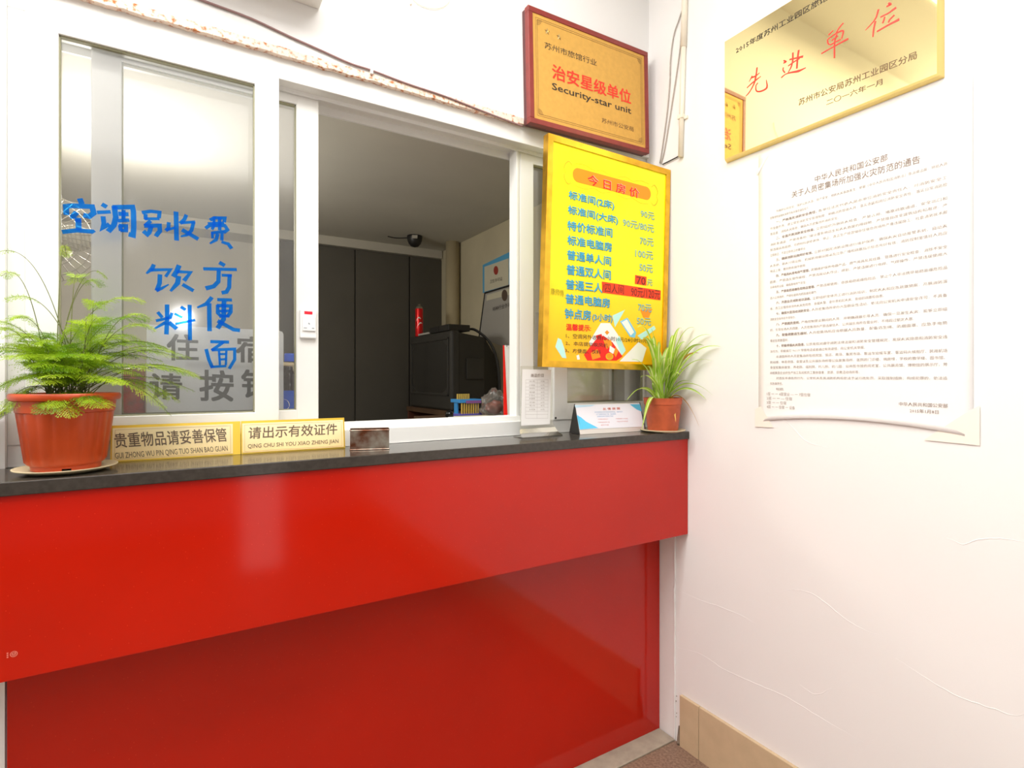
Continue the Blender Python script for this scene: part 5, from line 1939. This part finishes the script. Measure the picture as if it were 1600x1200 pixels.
b.prism([ox(*p, -0.008) for p in qd], (-0.002, 0, 0))
b.build('paper_sheet', M['doc_grey'], dc_)
b = MB()
b.tube([ox(757.5, 458, -0.012), ox(812, 441.5, -0.012)], 0.005, 6)
b.tube([ox(757.5, 458, -0.012), ox(748.5, 527, -0.012)], 0.004, 6)
b.tube([ox(805.5, 510, -0.012), ox(799, 541, -0.012)], 0.005, 6)
b.build('frame', M['wire_black'], dc_)
fi3 = Face((-0.0104, 0, 0), (0, -1, 0), (0, 0, 1), (-1, 0, 0), plane=('x', -0.0104))
b = MB()
flat(b, fi3, [(761, 461), (806, 447.5), (806, 458), (760, 470)], off=0.0003, mi=0)
flat(b, fi3, [(788.5 + 4.6 * math.cos(a), 461.5 + 9 * math.sin(a)) for a in [i * math.pi / 8 for i in range(16)]], off=0.0006, mi=1)
b.build('heading_band', [M['cert_paper'], M['doc_dark']], dc_, fix=False)
text('lettering', fi3, '特种行业许可证', (770, 487), (803, 478), (770, 480), M['black'], dc_, off=0.0004, res=1)

# key tray, ball, papers, bag on the side desk
ZD = 1.135
kt = thing('key_tray', 'blue and purple key tray with yellow pegs on the inner side desk', 'tray', (-0.50, 0.80, ZD))
b0 = oz(718, 641, ZD)
yk = 0.78
kl, kr = oy(718, 640, yk), oy(758, 640, yk)
b = MB()
b.box(kl.x, kr.x - 0.012, yk, yk + 0.09, ZD, ZD + 0.014, 0.002)
b.build('lower_tray', M['violet_tray'], kt)
zk = oy(735, 628, yk).z
box('upper_tray', M['blue_tray'], kt, kl.x + 0.0, kr.x - 0.006, yk, yk + 0.09, zk - 0.004, zk + 0.011, 0.002)
box('purple_band', M['purple'], kt, kl.x + 0.03, kr.x - 0.02, yk - 0.002, yk + 0.001, zk - 0.006, zk + 0.006)
for sx in (kl.x + 0.003, kr.x - 0.02):
    box('post', M['blue_tray'], kt, sx, sx + 0.006, yk + 0.03, yk + 0.06, ZD + 0.014, zk - 0.004)
for k in range(8):
    x = kl.x + 0.014 + k * (kr.x - kl.x - 0.045) / 7
    box('peg', M['tag_yellow'], kt, x - 0.0022, x + 0.0022, yk + 0.004, yk + 0.010, ZD + 0.0141, zk - 0.0041)
for k in range(7):
    x = kl.x + 0.004 + k * 0.009
    box('key_tag', M['tag_yellow'], kt, x, x + 0.004, yk + 0.03, yk + 0.036, zk + 0.0111, zk + 0.034)
bp = oy(702, 640, 0.74)
bp.z = ZD + 0.017
b = MB()
b.lathe([(0.0005, -0.017), (0.010, -0.014), (0.016, -0.007), (0.0175, 0.0), (0.016, 0.007), (0.010, 0.014), (0.0005, 0.017)], bp, 24)
tag(b.build('black_ball', mat('shiny_black', S(20, 20, 20), rough=0.12), None, smooth=True, origin=bp), 'shiny black ball at the left of the key tray', 'ball')
pp_ = thing('paper_stack', 'untidy stack of papers on the inner side desk before the key tray', 'papers', (-0.50, 0.62, ZD))
for k, (x0, x1, y0, y1) in enumerate(((-0.60, -0.44, 0.50, 0.72), (-0.585, -0.43, 0.52, 0.73), (-0.57, -0.425, 0.51, 0.71))):
    box('sheet', [M['doc_grey'], M['paper'], M['cert_paper']][k], pp_, x0, x1, y0, y1, ZD + 0.0002 + 0.004 * k, ZD + 0.0038 + 0.004 * k)
bgc = Vector((-0.36, 0.74, ZD))
bg = thing('plastic_bag', 'crumpled clear plastic bag with red contents beside the desk calendar', 'bag', bgc)
b = MB()
bmesh.ops.create_icosphere(b.bm, subdivisions=4, radius=1)
for v in b.bm.verts:
    nn = noise.noise(v.co * 2.3) * 0.35 + noise.noise(v.co * 6) * 0.16
    z = max(v.co.z, -0.55)
    v.co = bgc + Vector((v.co.x * 0.060 * (1 + nn), v.co.y * 0.05 * (1 + nn), (z + 0.55) * 0.072 * (1 + 0.6 * nn) + 0.0008))
b.build('bag_film', M['bag'], bg, smooth=True)
b = MB()
bmesh.ops.create_icosphere(b.bm, subdivisions=3, radius=1)
for v in b.bm.verts:
    nn = noise.noise(v.co * 2) * 0.3
    v.co = bgc + Vector((v.co.x * 0.04 * (1 + nn), v.co.y * 0.03 * (1 + nn), 0.042 + v.co.z * 0.028 * (1 + nn)))
b.build('red_contents', M['bag_red'], bg, smooth=True)

# desk calendar at the right of the opening
ca = thing('desk_calendar', 'red and white standing desk calendar at the right of the open window', 'calendar', (-0.53, 0.345, ZD))
yc_ = 0.345
tL = oy(791, 539, yc_)
bL_ = oy(788.5, 648, yc_)
b = MB()
b.prism([(bL_.x, yc_, ZD + 0.0005), (bL_.x + 0.14, yc_, ZD + 0.0005), (tL.x + 0.12, yc_ + 0.02, tL.z), (tL.x + 0.006, yc_ + 0.02, tL.z)], (0, 0.003, 0))
b.build('page', M['white_ink'], ca)
b = MB()
b.prism([(bL_.x - 0.004, yc_ - 0.003, ZD + 0.0005), (bL_.x + 0.012, yc_ - 0.003, ZD + 0.0005), (tL.x + 0.003, yc_ + 0.018, tL.z), (tL.x - 0.001, yc_ + 0.018, tL.z)], (0, 0.003, 0))
b.prism([(bL_.x - 0.004, yc_ - 0.004, ZD + 0.0005), (bL_.x + 0.14, yc_ - 0.004, ZD + 0.0005), (bL_.x + 0.14, yc_ - 0.004, ZD + 0.012), (bL_.x + 0.03, yc_ - 0.004, ZD + 0.022), (bL_.x + 0.01, yc_ - 0.004, ZD + 0.008)], (0, 0.0035, 0))
b.build('red_cover', M['red_bright'], ca)
fca = Face((0, yc_ - 0.001, 0), (1, 0, 0), (0, 0, 1), (0, -1, 0), plane=('y', yc_ + 0.006))
text('numeral', fca, '2', (801, 556), (806, 556), (801, 549), M['black'], ca, off=0.004, latin=True)
b = MB()
flat(b, fca, [(803 + 2.6 * math.cos(a), 564.5 + 3.6 * math.sin(a)) for a in [i * math.pi / 6 for i in range(12)]], off=0.004)
b.build('yellow_picture', M['gold_ink'], ca, fix=False)
b = MB()
for k in range(6):
    x = tL.x + 0.012 + k * 0.017
    b.tube([Vector((x, yc_ + 0.016 + 0.004 * math.sin(a), tL.z + 0.004 * math.cos(a))) for a in [i * math.pi / 5 for i in range(11)]], 0.0008, 5)
b.build('wire_binding', M['wire_black'], ca)

# lime pack and paper behind the right sashes
lp0, lp1 = oy(988, 594, 0.36), oy(1006, 624, 0.36)
b = MB()
b.box(lp0.x, lp0.x + 0.05, 0.36, 0.39, ZD + 0.0005, lp0.z, 0.004)
lb = b.build('tea_carton', M['lime'], None, origin=(lp0.x, 0.36, ZD))
tag(lb, 'lime green carton behind the right pane beside the spider plant', 'carton')
pq0 = oy(836, 489, 0.30)
b = MB()
b.prism([oy(836, 487, 0.2905), oy(850, 489, 0.2905), oy(850, 573, 0.2905), oy(835, 572, 0.2905)], (0, 0.0006, 0))
tag(b.build('paper_slip', M['paper_in'], None, origin=oy(842, 530, 0.2905)), 'narrow white paper slip stuck inside the right sash beside the price board', 'paper')

# wall fan behind the left pane
fc = oy(70, 372, 0.80)
fan = thing('wall_fan', 'pale caged fan seen through the left edge of the window', 'fan', fc)
b = MB()
for R_ in [0.03, 0.06, 0.09, 0.115, 0.130]:
    b.tube([fc + Vector((R_ * math.cos(a), -0.05 * (1 - (R_ / 0.133) ** 2), R_ * math.sin(a))) for a in [i * math.pi / 20 for i in range(41)]], 0.0016, 5, cap=False)
for k in range(36):
    a = k * math.pi / 18
    b.tube([fc + Vector((r_ * math.cos(a), -0.05 * (1 - (r_ / 0.133) ** 2), r_ * math.sin(a))) for r_ in (0.03, 0.065, 0.10, 0.13)], 0.0012, 4)
b.build('cage', M['fan_wire'], fan, smooth=True)
for k in range(3):
    a0 = k * 2 * math.pi / 3 + 0.12
    b = MB()
    nA = 8
    P_ = []
    for i in range(nA + 1):
        t = i / nA
        r_ = 0.03 + 0.085 * t
        wdt = 0.030 + 0.045 * math.sin(math.pi * min(1, t * 0.8 + 0.15))
        c_ = Vector((math.cos(a0), 0, math.sin(a0)))
        s_ = Vector((-math.sin(a0), 0, math.cos(a0)))
        P_.append((fc + c_ * r_ + s_ * wdt * 0.5 + Vector((0, -0.014, 0)), fc + c_ * r_ - s_ * wdt * 0.5 + Vector((0, 0.014, 0))))
    for i in range(nA):
        b.quad([P_[i][0], P_[i + 1][0], P_[i + 1][1], P_[i][1]])
    bl = b.build('blade', M['fan_white'], fan, smooth=True, fix=False)
    bl.modifiers.new('thickness', 'SOLIDIFY').thickness = 0.002
b = MB()
b.lathe([(0.0005, -0.02), (0.028, -0.015), (0.03, 0.02), (0.05, 0.03), (0.055, 0.10), (0.0005, 0.12)], (0, 0, 0), 24)
me = b.mesh()
me.transform(Matrix.Translation(fc) @ Matrix.Rotation(-math.pi / 2, 4, 'X'))
link('motor', me, M['fan_white'], fan, smooth=True)
b = MB()
b.tube([fc + Vector((0, 0.10, 0)), fc + Vector((0, 0.10, -0.10)), Vector((fc.x, fc.y + 0.10, 0.02))], 0.014, 12)
b.lathe([(0.0005, 0.0), (0.16, 0.0), (0.16, 0.015), (0.03, 0.03)], (fc.x, fc.y + 0.10, 0.0), 32)
b.build('stand', M['fan_white'], fan, smooth=True)

# thin wires under the inner ceiling
b = MB()
b.tube(catmull([oz(498, 176, 2.152), oz(520, 177.5, 2.152), oz(545, 173.5, 2.152), oz(560, 176, 2.152)], 5), 0.003, 6)
tag(b.build('cable', M['wire_black'], None, smooth=True, origin=oz(520, 177, 2.152)), 'dark cable along the inner ceiling at the window head', 'cable')

bpy.data.objects.remove(_fo)
bpy.data.curves.remove(_fc)
